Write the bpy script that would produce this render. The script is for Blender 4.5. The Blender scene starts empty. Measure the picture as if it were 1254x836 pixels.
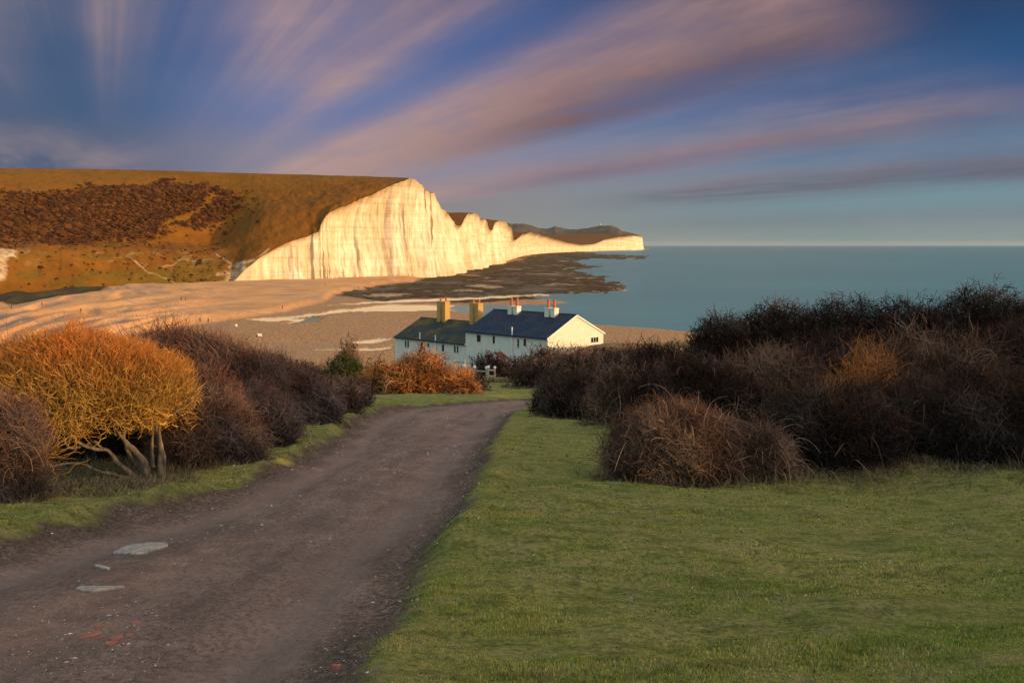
import bpy, math, random
import numpy as np
from math import radians as R

S = bpy.context.scene
C = S.collection
F = 1219.0          # focal length in photo pixels (35 mm lens, 1254 px wide photo)
EYE = 28.0          # eye height above the sea, metres

# ------------------------------------------------------------------ camera
cam = bpy.data.cameras.new('camera'); co = bpy.data.objects.new('camera', cam); C.objects.link(co)
cam.lens = 35.0; cam.sensor_width = 36.0; cam.shift_y = -118.0/1254.0
cam.clip_start = 0.1; cam.clip_end = 120000
co.location = (0, 0, EYE); co.rotation_euler = (R(90), 0, 0)
S.camera = co
S.render.engine = 'CYCLES'
S.view_settings.view_transform = 'Standard'; S.view_settings.look = 'None'
S.view_settings.gamma = 1; S.view_settings.exposure = 0.0; S.view_settings.use_curve_mapping = False
S.cycles.max_bounces = 4; S.cycles.diffuse_bounces = 2; S.cycles.glossy_bounces = 2
S.cycles.volume_bounces = 0

# ------------------------------------------------------------------ sun
SUN_EL = 6.5
SDX, SDY = 0.93, -0.3676                      # horizontal direction towards the sun
sun = bpy.data.lights.new('sun', 'SUN'); so = bpy.data.objects.new('sun', sun); C.objects.link(so)
sun.energy = 5.0; sun.angle = R(0.6); sun.color = (1.0, 0.59, 0.21)
so.location = (60, -45, 60)
so.rotation_euler = (R(90-SUN_EL), 0, math.atan2(SDX, -SDY))

# ------------------------------------------------------------------ node helpers
class NT:
    def __init__(s, t): s.t = t; s.n = t.nodes; s.l = t.links
    def new(s, ty, **k):
        n = s.n.new(ty)
        for a, v in k.items(): setattr(n, a, v)
        return n
    def put(s, sock, v):
        if v is None: return
        if isinstance(v, bpy.types.NodeSocket): s.l.new(v, sock)
        elif isinstance(v, (tuple, list)):
            v = tuple(v)
            if sock.type == 'RGBA' and len(v) == 3: v = v+(1,)
            sock.default_value = v
        else: sock.default_value = v
    def math(s, op, a, b=None, c=None, clamp=False):
        n = s.new('ShaderNodeMath', operation=op, use_clamp=clamp)
        s.put(n.inputs[0], a); s.put(n.inputs[1], b)
        if c is not None: s.put(n.inputs[2], c)
        return n.outputs[0]
    def mix(s, f, a, b, mode='MIX'):
        n = s.new('ShaderNodeMix', data_type='RGBA', blend_type=mode)
        s.put(n.inputs[0], f); s.put(n.inputs[6], a); s.put(n.inputs[7], b)
        return n.outputs[2]
    def ramp(s, f, stops, interp='LINEAR'):
        n = s.new('ShaderNodeValToRGB'); cr = n.color_ramp; cr.interpolation = interp
        while len(cr.elements) < len(stops): cr.elements.new(0.5)
        for e, (p, c) in zip(cr.elements, stops):
            e.position = p
            c = (c, c, c) if isinstance(c, (int, float)) else c
            e.color = tuple(c) if len(c) == 4 else tuple(c)+(1,)
        s.put(n.inputs[0], f)
        return n.outputs[0], n.outputs[1]
    def noise(s, vec, scale, detail=4, rough=0.55, dist=0.0):
        n = s.new('ShaderNodeTexNoise'); s.put(n.inputs['Vector'], vec)
        n.inputs['Scale'].default_value = scale; n.inputs['Detail'].default_value = detail
        n.inputs['Roughness'].default_value = rough; n.inputs['Distortion'].default_value = dist
        return n.outputs[0]
    def vor(s, vec, scale, feature='F1', out=0):
        n = s.new('ShaderNodeTexVoronoi', feature=feature); s.put(n.inputs['Vector'], vec)
        n.inputs['Scale'].default_value = scale
        return n.outputs[out]
    def mapr(s, v, a, b, c=0.0, d=1.0, smooth=False):
        n = s.new('ShaderNodeMapRange'); n.clamp = True
        if smooth: n.interpolation_type = 'SMOOTHSTEP'
        s.put(n.inputs[0], v)
        for i, q in zip((1, 2, 3, 4), (a, b, c, d)): n.inputs[i].default_value = q
        return n.outputs[0]
    def attr(s, name, out='Fac'):
        n = s.new('ShaderNodeAttribute', attribute_name=name); return n.outputs[out]
    def comb(s, x, y, z):
        n = s.new('ShaderNodeCombineXYZ')
        for i, v in enumerate((x, y, z)): s.put(n.inputs[i], v)
        return n.outputs[0]
    def bump(s, h, strength=0.5, dist=0.02):
        n = s.new('ShaderNodeBump'); s.put(n.inputs['Height'], h)
        n.inputs['Strength'].default_value = strength; n.inputs['Distance'].default_value = dist
        return n.outputs[0]

def material(name, build):
    m = bpy.data.materials.new(name); m.use_nodes = True
    t = NT(m.node_tree); t.n.clear()
    out = t.new('ShaderNodeOutputMaterial'); b = t.new('ShaderNodeBsdfPrincipled')
    t.l.new(b.outputs[0], out.inputs[0])
    b.inputs['Roughness'].default_value = 0.9
    b.inputs['Specular IOR Level'].default_value = 0.04
    build(t, b)
    return m

# ------------------------------------------------------------------ sky
W = bpy.data.worlds.new('World'); S.world = W; W.use_nodes = True
t = NT(W.node_tree); t.n.clear()
wo = t.new('ShaderNodeOutputWorld'); bg = t.new('ShaderNodeBackground'); t.l.new(bg.outputs[0], wo.inputs[0])
sky = t.new('ShaderNodeTexSky', sky_type='NISHITA'); sky.sun_disc = False
sky.sun_elevation = R(SUN_EL); sky.sun_rotation = math.atan2(SDX, SDY)
sky.air_density = 1.0; sky.dust_density = 1.5; sky.ozone_density = 1.5
tc = t.new('ShaderNodeTexCoord').outputs['Generated']
sx = t.new('ShaderNodeSeparateXYZ'); t.l.new(tc, sx.inputs[0])
dx, dy, dz = sx.outputs
zz = t.math('MAXIMUM', dz, 0.0008)
elev = t.math('MULTIPLY', zz, 2.5)                       # 0..0.4 of sin(elevation) across the ramps
right, _ = t.ramp(elev, [(0.0, (.19, .26, .25)), (.03, (.18, .28, .28)), (.12, (.17, .29, .33)), (.22, (.075, .19, .31)),
                         (.36, (.022, .09, .23)), (.62, (.008, .045, .13)), (1.0, (.01, .035, .10))], 'EASE')
left, _ = t.ramp(elev, [(0.0, (.27, .27, .25)), (.10, (.26, .24, .25)), (.20, (.24, .23, .31)), (.34, (.11, .175, .37)),
                        (.50, (.05, .12, .32)), (.75, (.028, .075, .20)), (1.0, (.02, .055, .15))], 'EASE')
az = t.mapr(dx, -0.10, 0.36, smooth=True)
clear = t.mix(az, left, right)
faraz = t.mapr(dx, -0.42, -0.20, smooth=True)
clear = t.mix(faraz, t.mix(0.78, clear, (.035, .085, .165)), clear)
# clouds drifting in long streaks on one high layer: polar angle round their vanishing point on the horizon
perp = t.math('ADD', t.math('MULTIPLY', dx, .926), t.math('MULTIPLY', dy, .378))
along = t.math('ADD', t.math('MULTIPLY', dx, -.378), t.math('MULTIPLY', dy, .926))
U = t.math('DIVIDE', perp, zz); V = t.math('DIVIDE', along, zz)
phi = t.math('DIVIDE', t.math('ARCTAN2', zz, perp), math.pi)
wn = t.noise(t.comb(t.math('MULTIPLY', phi, 6.0), t.math('MULTIPLY', along, 3.0), 0.0), 1.6, 3, .5)
wn2 = t.noise(t.comb(t.math('MULTIPLY', phi, 34.0), t.math('MULTIPLY', along, 7.0), 3.0), 1.0, 5, .6, .25)
wn3 = t.noise(t.comb(t.math('MULTIPLY', U, 1.1), t.math('MULTIPLY', V, .35), 9.0), 1.0, 4, .62, .4)
ph = t.math('ADD', phi, t.math('MULTIPLY', t.math('SUBTRACT', wn, .5), t.math('MULTIPLY', phi, .22)))
ph = t.math('ADD', ph, t.math('MULTIPLY', t.math('SUBTRACT', wn2, .5), t.math('MULTIPLY', phi, .06)))
def P(deg): return deg/180.0
pk = (.33, .20, .19); dk = (.135, .105, .145); md = (.22, .155, .18); bl = (.2, .2, .3)
col, den = t.ramp(ph, [
    (P(0.0), (.30, .28, .28, .05)), (P(1.2), (.30, .26, .26, .30)), (P(2.2), (.16, .17, .22, .62)), (P(3.2), (.2, .2, .26, .02)),
    (P(4.3), dk+(.25,)), (P(5.3), (.125, .10, .14, .88)), (P(6.3), (.22, .17, .20, .62)), (P(7.4), (.3, .25, .30, .12)),
    (P(8.6), (.17, .14, .19, .82)), (P(10.0), (.28, .20, .23, .85)), (P(11.8), (.36, .27, .31, .35)), (P(13.2), (.35, .32, .42, .10)),
    (P(15.0), (.15, .105, .14, .72)), (P(18.0), (.18, .115, .12, .97)), (P(21.0), (.33, .205, .20, .97)), (P(24.5), (.36, .235, .24, .85)),
    (P(28.0), (.24, .17, .22, .16)), (P(31.5), (.22, .18, .25, .08)), (P(36.0), (.32, .21, .24, .82)), (P(41.0), (.32, .20, .22, .80)), (P(46.0), (.23, .18, .25, .34)),
    (P(52.0), (.40, .24, .25, .92)), (P(59.0), (.32, .21, .24, .72)), (P(68.0), (.2, .17, .25, .22)), (P(77.0), bl+(.10,)), (P(88.0), (.34, .23, .25, .80)),
    (P(98.0), bl+(.02,)), (P(114.0), (.24, .22, .24, .60)), (P(150.0), (.3, .24, .25, .3))], 'B_SPLINE')
mod = t.mapr(wn3, .28, .62, .55, 1.08)
vpf = t.mapr(along, .90, .995, 1.0, .62, smooth=True)
den = t.math('MULTIPLY', t.math('MULTIPLY', den, mod), 1.15, clamp=True)
fine = t.mapr(wn2, .3, .7, .84, 1.14)
den = t.math('MULTIPLY', den, t.mapr(wn2, .30, .62, .72, 1.12), clamp=True)
col = t.mix(1.0, col, t.comb(fine, fine, fine), 'MULTIPLY')
fadeR = t.mapr(t.math('MULTIPLY', dz, t.mapr(dx, .18, .46)), .05, .17, 1.0, .10, smooth=True)
col = t.mix(t.mapr(along, .89, .985, 0, .85, True), col, (.46, .31, .29))
den = t.math('MULTIPLY', den, fadeR)
lowb = t.mapr(phi, P(7.2), P(8.0), 1, 0); hib = t.mapr(phi, P(28), P(36), 0, 1)
den = t.math('MULTIPLY', den, t.math('SUBTRACT', 1.0, t.math('MULTIPLY', lowb, t.mapr(along, .82, .92, 0, 1, True))))
den = t.math('MULTIPLY', den, t.math('SUBTRACT', 1.0, t.math('MULTIPLY', hib, t.mapr(t.math('ADD', along, t.math('MULTIPLY', t.math('SUBTRACT', wn, .5), .03)), .965, .992, 0, .85, True))))
den = t.math('MULTIPLY', den, t.mapr(along, .985, .999, 1.0, .35, True))
puff = t.noise(t.comb(t.math('MULTIPLY', dx, 5.0), t.math('MULTIPLY', dz, 13.0), 2.0), 1.5, 5, .55, .6)
den = t.math('MAXIMUM', den, t.math('MULTIPLY', t.math('MULTIPLY', t.mapr(puff, .50, .72), t.mapr(dz, .06, .13, 1, 0)), t.mapr(dx, -.30, -.40, .0, .75)))
front = t.mix(den, clear, col)
# overhead and behind the camera: evening sky, brightened and tinted as added fill
nis = t.mix(1.0, sky.outputs[0], (.10, .10, .10), 'MULTIPLY')
side = t.mapr(dx, -.6, .6, smooth=True)
dome = t.mix(1.0, nis, t.mix(side, (.30, .60, .72), (1.60, 1.27, 1.08)), 'ADD')
up = t.mapr(dz, .25, .62, smooth=True)
back = t.mapr(dy, .62, .1, 0, 1, smooth=True)
k = t.math('MAXIMUM', up, back)
total = t.mix(k, front, dome)
t.l.new(total, bg.inputs[0]); bg.inputs[1].default_value = 1.0

# ------------------------------------------------------------------ numpy helpers
def hash2(i, j, seed=0):
    n = (i.astype(np.int64)*374761393 + j.astype(np.int64)*668265263 + seed*982451653) & 0xffffffff
    n = ((n ^ (n >> 13))*1274126177) & 0xffffffff
    n = n ^ (n >> 16)
    return (n & 0xffffff)/float(0xffffff)
def vnoise(x, y, seed=0):
    x = np.asarray(x, float); y = np.asarray(y, float)
    i = np.floor(x); j = np.floor(y); u = x-i; v = y-j
    u = u*u*(3-2*u); v = v*v*(3-2*v)
    a = hash2(i, j, seed); b = hash2(i+1, j, seed); c = hash2(i, j+1, seed); d = hash2(i+1, j+1, seed)
    return (a*(1-u)+b*u)*(1-v)+(c*(1-u)+d*u)*v - .5
def fbm(x, y, o=4, seed=0, g=.5):
    s = 0; a = 1.0
    for k in range(o):
        s = s + a*vnoise(x*2**k, y*2**k, seed+k*17); a *= g
    return s
def sstep(x, a, b):
    t = np.clip((np.asarray(x, float)-a)/(b-a), 0, 1); return t*t*(3-2*t)
def poly_sdf(X, Y, pts):
    """signed distance, negative inside"""
    pts = np.array(pts, float); d = np.full(X.shape, 1e9); ins = np.zeros(X.shape, bool)
    n = len(pts)
    for k in range(n):
        ax, ay = pts[k]; bx, by = pts[(k+1) % n]
        ex, ey = bx-ax, by-ay; wx, wy = X-ax, Y-ay
        h = np.clip((wx*ex+wy*ey)/max(ex*ex+ey*ey, 1e-9), 0, 1)
        d = np.minimum(d, np.hypot(wx-ex*h, wy-ey*h))
        if ay != by:
            c = ((ay > Y) != (by > Y)) & (X < (bx-ax)*(Y-ay)/(by-ay)+ax)
            ins ^= c
    return np.where(ins, -d, d)
def line_dist(X, Y, pts):
    d = np.full(X.shape, 1e9)
    for (ax, ay), (bx, by) in zip(pts[:-1], pts[1:]):
        ex, ey = bx-ax, by-ay; wx, wy = X-ax, Y-ay
        h = np.clip((wx*ex+wy*ey)/max(ex*ex+ey*ey, 1e-9), 0, 1)
        d = np.minimum(d, np.hypot(wx-ex*h, wy-ey*h))
    return d
def mesh_np(name, V, faces, mat, parent=None, attrs=None, smooth=True, link=True):
    """faces: (n,3) or (n,4) int array, or a list of both"""
    me = bpy.data.meshes.new(name)
    fl = faces if isinstance(faces, list) else [faces]
    V = np.ascontiguousarray(V, dtype=np.float32)
    loops = np.concatenate([f.reshape(-1) for f in fl]).astype(np.int32)
    tot = np.concatenate([np.full(len(f), f.shape[1]) for f in fl]).astype(np.int32)
    st = np.concatenate([[0], np.cumsum(tot)[:-1]]).astype(np.int32)
    me.vertices.add(len(V)); me.vertices.foreach_set('co', V.reshape(-1))
    me.loops.add(len(loops)); me.loops.foreach_set('vertex_index', loops)
    me.polygons.add(len(tot)); me.polygons.foreach_set('loop_start', st); me.polygons.foreach_set('loop_total', tot)
    me.update(calc_edges=True)
    if attrs:
        for k, a in attrs.items():
            at = me.attributes.new(k, 'FLOAT', 'POINT'); at.data.foreach_set('value', np.ascontiguousarray(a, dtype=np.float32).reshape(-1))
    me.polygons.foreach_set('use_smooth', np.full(len(tot), smooth))
    me.materials.append(mat)
    o = bpy.data.objects.new(name, me)
    if link: C.objects.link(o)
    if parent is not None: o.parent = parent
    return o
def grid_faces(nr, nc):
    i = np.arange(nr-1)[:, None]*nc+np.arange(nc-1)[None]
    i = i.reshape(-1); return np.stack([i, i+1, i+nc+1, i+nc], 1)
def empty(name, label, cat, loc=(0, 0, 0), rz=0, group=None):
    o = bpy.data.objects.new(name, None); C.objects.link(o); o.location = loc; o.rotation_euler = (0, 0, rz)
    o.empty_display_size = .2
    return tag(o, label, cat, group)
def tag(o, label, cat, group=None):
    o['label'] = label; o['category'] = cat
    if group: o['group'] = group
    return o
def structure(o): o['kind'] = 'structure'; return o
def stuff(o, label=None, cat=None):
    o['kind'] = 'stuff'
    if label: o['label'] = label; o['category'] = cat
    return o
def tubes(Pt, Rd, sides=3, rng=None):
    """Pt (N,K,3) centre lines, Rd (N,K) radii -> verts, quads"""
    N, K, _ = Pt.shape
    T = np.gradient(Pt, axis=1); T /= np.linalg.norm(T, axis=2, keepdims=True)+1e-9
    ref = np.where(np.abs(T[:, :1, 2:3]) > .8, np.array([1., 0, 0]), np.array([0, 0, 1.])); ref = np.broadcast_to(ref, T.shape)
    A = np.cross(T, ref); A /= np.linalg.norm(A, axis=2, keepdims=True)+1e-9
    B = np.cross(T, A)
    ang = np.arange(sides)*2*np.pi/sides
    V = Pt[:, :, None]+Rd[:, :, None, None]*(A[:, :, None]*np.cos(ang)[None, None, :, None]+B[:, :, None]*np.sin(ang)[None, None, :, None])
    idx = np.arange(N*K*sides).reshape(N, K, sides)
    a = idx[:, :-1]; b = idx[:, 1:]
    q = np.stack([a, np.roll(a, -1, 2), np.roll(b, -1, 2), b], -1).reshape(-1, 4)
    return V.reshape(-1, 3), q
def px2w(px, py, D):
    return np.array([(px-627)/F*D, D, EYE+(300-py)/F*D])
# ================================================================== FAR LANDSCAPE
# sea
def b_sea(t, b):
    g = t.new('ShaderNodeNewGeometry').outputs['Position']
    mp = t.new('ShaderNodeMapping'); t.l.new(g, mp.inputs[0]); mp.inputs['Scale'].default_value = (.012, .05, 1)
    n = t.noise(mp.outputs[0], 1.0, 5, .6)
    mp2 = t.new('ShaderNodeMapping'); t.l.new(g, mp2.inputs[0]); mp2.inputs['Scale'].default_value = (.0015, .004, 1)
    n2 = t.noise(mp2.outputs[0], 1.0, 3, .5)
    c = t.mix(t.mapr(n2, .35, .65), (.012, .105, .105), (.022, .14, .135))
    c = t.mix(t.mapr(n, .52, .75, 0, .35), c, (.10, .22, .215))
    t.put(b.inputs['Base Color'], c); b.inputs['Roughness'].default_value = .28
    b.inputs['Specular IOR Level'].default_value = .4
    t.put(b.inputs['Normal'], t.bump(n, .25, 1.2))
M_sea = material('sea_water', b_sea)
ys = np.concatenate([np.linspace(180, 3000, 30), np.geomspace(3200, 45000, 20)])
xs = np.linspace(-1, 1, 21)
X = xs[None]*np.maximum(ys[:, None]*.9, 900)+0*ys[:, None]; Y = ys[:, None]+0*X
structure(mesh_np('sea', np.stack([X, Y, 0*X], -1).reshape(-1, 3), grid_faces(len(ys), 21), M_sea))

# cliff edge table: photo column, distance, row of the cliff top
EDGE = np.array([
 (285, 690, 346), (297, 693, 333), (320, 704, 314), (350, 718, 298), (372, 727, 291), (390, 735, 284), (396, 741, 268), (404, 746, 260), (418, 755, 254), (440, 770, 245),
 (462, 787, 235), (490, 808, 222), (500, 817, 219.5), (508, 826, 220), (516, 842, 226), (521, 852, 232), (527, 866, 236), (532, 880, 237), (536, 893, 247), (541, 915, 256),
 (549, 950, 262), (554, 985, 270), (559, 1020, 276), (565, 1060, 277), (570, 1095, 266), (574, 1120, 261.5), (585, 1180, 262), (588, 1215, 268), (596, 1310, 270), (599, 1350, 281),
 (603, 1390, 282), (606, 1430, 273), (611, 1510, 270), (619, 1610, 271), (623, 1680, 277), (627, 1750, 280), (629, 1830, 294), (633, 2000, 293),
 (640, 2220, 287), (650, 2620, 284.5), (665, 3050, 288.5), (680, 3400, 293), (695, 3750, 297), (712, 4150, 300), (728, 4500, 298.5), (742, 4850, 293), (760, 5200, 289.8), (784, 5700, 288.5), (786, 5850, 289), (786.5, 6600, 290)], float)
tp = np.concatenate([np.linspace(0, 17, 620)[:-1], np.linspace(17, len(EDGE)-1, 760)])
ii = np.arange(len(EDGE))
e_px = np.interp(tp, ii, EDGE[:, 0]); e_D = np.interp(tp, ii, EDGE[:, 1]); e_y = np.interp(tp, ii, EDGE[:, 2])
jit = fbm(tp*3.1, tp*0+.5, 4, 5, .6)
e_y = e_y+jit*2.2*np.clip((346-e_y)/15, 0, 1)*np.clip((305-e_y)/30, 0, 1)
e_D = e_D+fbm(tp*1.7, tp*0+7.5, 3, 9)*np.minimum(e_D*.008, 14)*(tp > 4)*(tp < 46)
e_x = (e_px-627)/F*e_D; e_z = np.maximum(EYE+(300-e_y)/F*e_D, 1.5)

def b_chalk(t, b):
    g = t.new('ShaderNodeNewGeometry').outputs['Position']
    def mp(s):
        m = t.new('ShaderNodeMapping'); t.l.new(g, m.inputs[0]); m.inputs['Scale'].default_value = s; return m.outputs[0]
    streak = t.noise(mp((.16, .12, .022)), 1.0, 6, .65)
    beds = t.noise(mp((.006, .006, .30)), 1.0, 4, .6)
    blot = t.noise(mp((.03, .03, .03)), 1.0, 5, .6)
    c = t.mix(t.mapr(streak, .36, .56), (.46, .37, .24), (.66, .58, .45))
    c = t.mix(t.mapr(beds, .53, .62, 0, .45), c, (.56, .44, .29))
    c = t.mix(t.mapr(blot, .50, .68, 0, .65), c, (.50, .37, .22))
    hz = t.new('ShaderNodeSeparateXYZ'); t.l.new(g, hz.inputs[0])
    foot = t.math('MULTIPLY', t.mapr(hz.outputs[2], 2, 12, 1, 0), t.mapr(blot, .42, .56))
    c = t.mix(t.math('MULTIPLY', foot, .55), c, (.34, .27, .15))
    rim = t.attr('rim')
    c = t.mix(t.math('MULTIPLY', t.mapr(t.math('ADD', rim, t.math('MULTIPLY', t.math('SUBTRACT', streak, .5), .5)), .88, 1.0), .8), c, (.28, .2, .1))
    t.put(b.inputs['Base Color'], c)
    h = t.math('ADD', t.math('MULTIPLY', streak, 1.0), t.math('MULTIPLY', beds, .9))
    t.put(b.inputs['Normal'], t.bump(h, .8, 2.2))
M_chalk = material('chalk', b_chalk)
def cliff():
    n = len(tp); m = 46
    tx = np.gradient(e_x); ty = np.gradient(e_D); L = np.hypot(tx, ty)+1e-9
    kern = np.ones(91)/91
    ox = np.convolve(np.pad(ty/L, 45, 'edge'), kern, 'valid'); oy = np.convolve(np.pad(-tx/L, 45, 'edge'), kern, 'valid')
    arc = np.concatenate([[0], np.cumsum(np.hypot(np.diff(e_x), np.diff(e_D)))])
    v = np.linspace(0, 1, m)                 # 0 foot, 1 rim
    A = arc[:, None]+0*v[None]; Vv = v[None]+0*A
    H = e_z[:, None]-0.0
    z = -1.0+(H+1.0)*Vv
    scale = np.clip(H/60, .12, 1)*np.clip(1-(Vv**6), .0, 1)
    sc = 1+np.clip(arc[:, None]-900, 0, 4000)/900
    flute = np.abs(fbm(A/9/sc, z/110, 5, 3, .62))*7*sc**.5+np.abs(fbm(A/31/sc+.15*fbm(A/20, z/12, 2, 19), z/260, 3, 13, .5))*20*sc**.5+fbm(A/5, z/7, 3, 23)*1.6
    big = fbm(A/70/sc, z/160, 2, 11)*20
    ledge = fbm(A/80, z/5, 3, 21)*1.6
    foot = (1-Vv)**3*(4+5*np.clip(fbm(A/26/sc, Vv*0, 3, 31)+.15, 0, 1))
    hd = arc[np.argmin(np.abs(e_px-519))]
    prom = 8*np.exp(-((A-hd)/14)**2)*(1-Vv)**1.6+ 5*np.exp(-((A-hd+46)/9)**2)*(1-Vv)**2
    out = (big*.6-flute+ledge+foot+prom+(1-Vv)*.10*H)*scale
    X = e_x[:, None]+ox[:, None]*out; Y = e_D[:, None]+oy[:, None]*out
    V3 = np.stack([X, Y, z], -1).reshape(-1, 3)
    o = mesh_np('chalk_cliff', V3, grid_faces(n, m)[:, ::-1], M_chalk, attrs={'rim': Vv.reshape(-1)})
    return structure(o)
cliff()

# down land
def b_down(t, b):
    g = t.new('ShaderNodeNewGeometry').outputs['Position']
    def mp(s):
        m = t.new('ShaderNodeMapping'); t.l.new(g, m.inputs[0]); m.inputs['Scale'].default_value = s; return m.outputs[0]
    n1 = t.noise(mp((.02, .02, .03)), 1, 5, .62); n2 = t.noise(mp((.25, .12, .25)), 1, 5, .65); n3 = t.noise(mp((.006, .03, .07)), 1, 4, .6)
    c = t.mix(t.mapr(n1, .38, .62), (.105, .046, .006), (.17, .070, .009))
    c = t.mix(t.mapr(n3, .45, .6, 0, .7), c, (.14, .068, .010))
    c = t.mix(t.mapr(n2, .50, .72, 0, .6), c, (.07, .033, .008))
    turf = t.mix(t.mapr(n2, .35, .7), (.150, .060, .010), (.095, .042, .008))
    c = t.mix(t.attr('turf'), c, turf)
    gr = t.mix(t.mapr(n2, .4, .65), (.09, .078, .012), (.05, .05, .012))
    c = t.mix(t.attr('green'), c, gr)
    sc = t.mix(t.mapr(n2, .4, .6), (.06, .026, .013), (.14, .058, .018))
    c = t.mix(t.attr('scrub'), c, sc)
    c = t.mix(t.math('MULTIPLY', t.attr('chalk'), t.mapr(n2, .3, .55)), c, (.40, .31, .20))
    t.put(b.inputs['Base Color'], c)
    t.put(b.inputs['Normal'], t.bump(n2, .9, 1.5))
M_down = material('down_grass', b_down)
SKY = [(-700, 214), (-300, 208), (0, 205), (120, 206.5), (250, 209.5), (340, 212.5), (420, 215), (480, 217), (505, 218.5)]
CH_SCAR = [[(148, 309), (158, 313), (176, 328), (196, 338), (216, 347)], [(234, 307), (222, 315), (206, 324), (196, 329)], [(264, 308), (272, 315), (283, 324), (282, 336), (280, 346)], [(280, 328), (300, 324), (330, 306)]]
SCRUB = [(-700, 246), (0, 238), (60, 236), (100, 232), (160, 229), (205, 224), (250, 227), (290, 238), (302, 246), (292, 262), (270, 275), (215, 281), (190, 292), (120, 297), (0, 300), (-700, 304)]
def downs():
    pxs = np.concatenate([np.arange(-700, 0, 10.), np.arange(0, 505, 1.6)]); rows = 190
    Vv = np.zeros((len(pxs), rows, 3)); yy = np.zeros((len(pxs), rows))
    ecut = e_px <= 506
    for i, p in enumerate(pxs):
        sky = np.interp(p, [a for a, _ in SKY], [b for _, b in SKY])
        ED = np.interp(p, [-700, 0, 150, 285, 505], [560, 700, 775, 815, 832])
        q = min(p, 285.)
        A = (480+.735*q, 366-.066*q); 
        if p < -60: A = (480-44+.25*(q+60), 370-.03*(q+60))
        w = sstep(q, 200, 285)
        c = [(A[0], A[1]), (A[0]+30, 309+w*12), (A[0]+38, 303+w*8), (A[0]+66, 298-w*2), (A[0]+.72*(ED-A[0]), 236), (ED, sky)]
        if p >= 285:
            eD = np.interp(p, e_px[ecut], e_D[ecut]); ey = np.interp(p, e_px[ecut], e_y[ecut])
            c2 = []
            f0 = sstep(p, 283, 300)
            for (D0, y0) in c:
                k = (D0-A[0])/(ED-A[0])
                D1 = eD+(ED-eD)*k; y1 = ey+(sky-ey)*(k**.66)
                yb = y0+(ey-A[1])*(1-k) if y0 > ey else y0
                c2.append((D1, y1*f0+(1-f0)*min(y0, ey)))
            c = c2; c[0] = (eD, ey)
        s = np.linspace(0, 1, rows-6); cs = np.linspace(0, 1, len(c))
        ka = np.array([0, .2, .27, .38, .82, 1.0])
        D = np.interp(s, ka, [a for a, _ in c]); y = np.interp(s, ka, [b for _, b in c])
        kr = np.ones(9)/9
        Ds = np.convolve(np.pad(D, 4, 'edge'), kr, 'valid'); yso = np.convolve(np.pad(y, 4, 'edge'), kr, 'valid')
        Ds[0] = D[0]; yso[0] = y[0]
        z = EYE+(300-yso)/F*Ds
        D = np.concatenate([Ds, Ds[-1]+np.array([15, 40, 90, 160, 260, 400.])]); z = np.concatenate([z, z[-1]-np.array([.3, 1.5, 6, 14, 28, 50.])])
        Vv[i, :, 0] = (p-627)/F*D; Vv[i, :, 1] = D; Vv[i, :, 2] = z; yy[i] = 300-(z-EYE)*F/D
    PX = pxs[:, None]+0*yy
    Dm, Zm = Vv[..., 1].copy(), Vv[..., 2].copy(); ker = np.hanning(45); ker /= ker.sum(); i0 = int(np.argmax(pxs >= 0))
    wr = np.clip((np.arange(rows)-2)/26., 0, 1); wr = wr*wr*(3-2*wr)
    for j in range(rows):
        for A_ in (Dm, Zm):
            a = A_[i0:, j]; sm = np.convolve(np.pad(a, 22, 'reflect', reflect_type='odd'), ker, 'valid'); sm = np.convolve(np.pad(sm, 22, 'reflect', reflect_type='odd'), ker, 'valid')
            wl = np.maximum(wr[j], np.clip((275-pxs[i0:])/30, 0, 1)); A_[i0:, j] = a*(1-wl)+sm*wl
    Vv[..., 1] = Dm; Vv[..., 2] = Zm; Vv[..., 0] = (PX-627)/F*Dm; yy = 300-(Zm-EYE)*F/Dm
    amp = np.clip((np.arange(rows)/12.), 0, 1)[None]*np.clip((505-PX)/20, 0.1, 1)
    n = fbm(Vv[..., 0]/28, Vv[..., 1]/28, 4, 41)*3.0+fbm(Vv[..., 0]/5, Vv[..., 1]/5, 3, 47)*1.2
    prof = np.clip((yy-209)/30, .12, 1)
    bl = sstep(yy, 300, 312)*sstep(-PX, -300, -240)
    gully = np.abs(fbm(PX/14, yy/60, 3, 61))*3.2*bl
    Vv[..., 2] += (n*prof-gully)*amp
    wob = fbm(PX/26, yy/9, 4, 51)*14
    scrub = sstep(-poly_sdf(PX+wob, yy+wob*.35, SCRUB)+fbm(PX/7, yy/4, 3, 59)*7, -4, 5)
    gap = line_dist(PX+wob*.3, yy+wob*.2, [(190, 292), (200, 276), (238, 260), (262, 238)])
    scrub *= sstep(gap, 2, 4)
    ch = np.zeros_like(yy)
    for l in CH_SCAR: ch = np.maximum(ch, .75*(1-sstep(line_dist(PX+wob*.12, yy+wob*.1, l), .15, 1.1+1.0*fbm(PX/9, yy/9, 2, 71)))*(.35+.65*sstep(fbm(PX/12, yy/12, 2, 73), -.25, .1)))
    ch = np.maximum(ch, 1-sstep(poly_sdf(PX+wob*.6, yy+wob*.6, [(-200, 300), (4, 306), (22, 308), (6, 318), (4, 338), (-200, 345)]), -2, 3))
    ch = np.maximum(ch, (1-sstep(poly_sdf(PX+wob, yy+wob*.7, [(262, 346), (276, 334), (300, 322), (318, 318), (290, 346)]), -2, 4))*.9)
    ch = np.maximum(ch, .22*sstep(fbm(PX/16, yy/5, 4, 77), .28, .42)*bl*sstep(-yy, -338, -312))
    turf = sstep(poly_sdf(PX+wob*.4, yy+wob*.2, [(140, 300), (230, 290), (300, 268), (318, 244), (380, 226), (520, 214), (520, 360), (280, 360), (150, 312), (-100, 306), (-100, 300)]), 4, -6)
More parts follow.
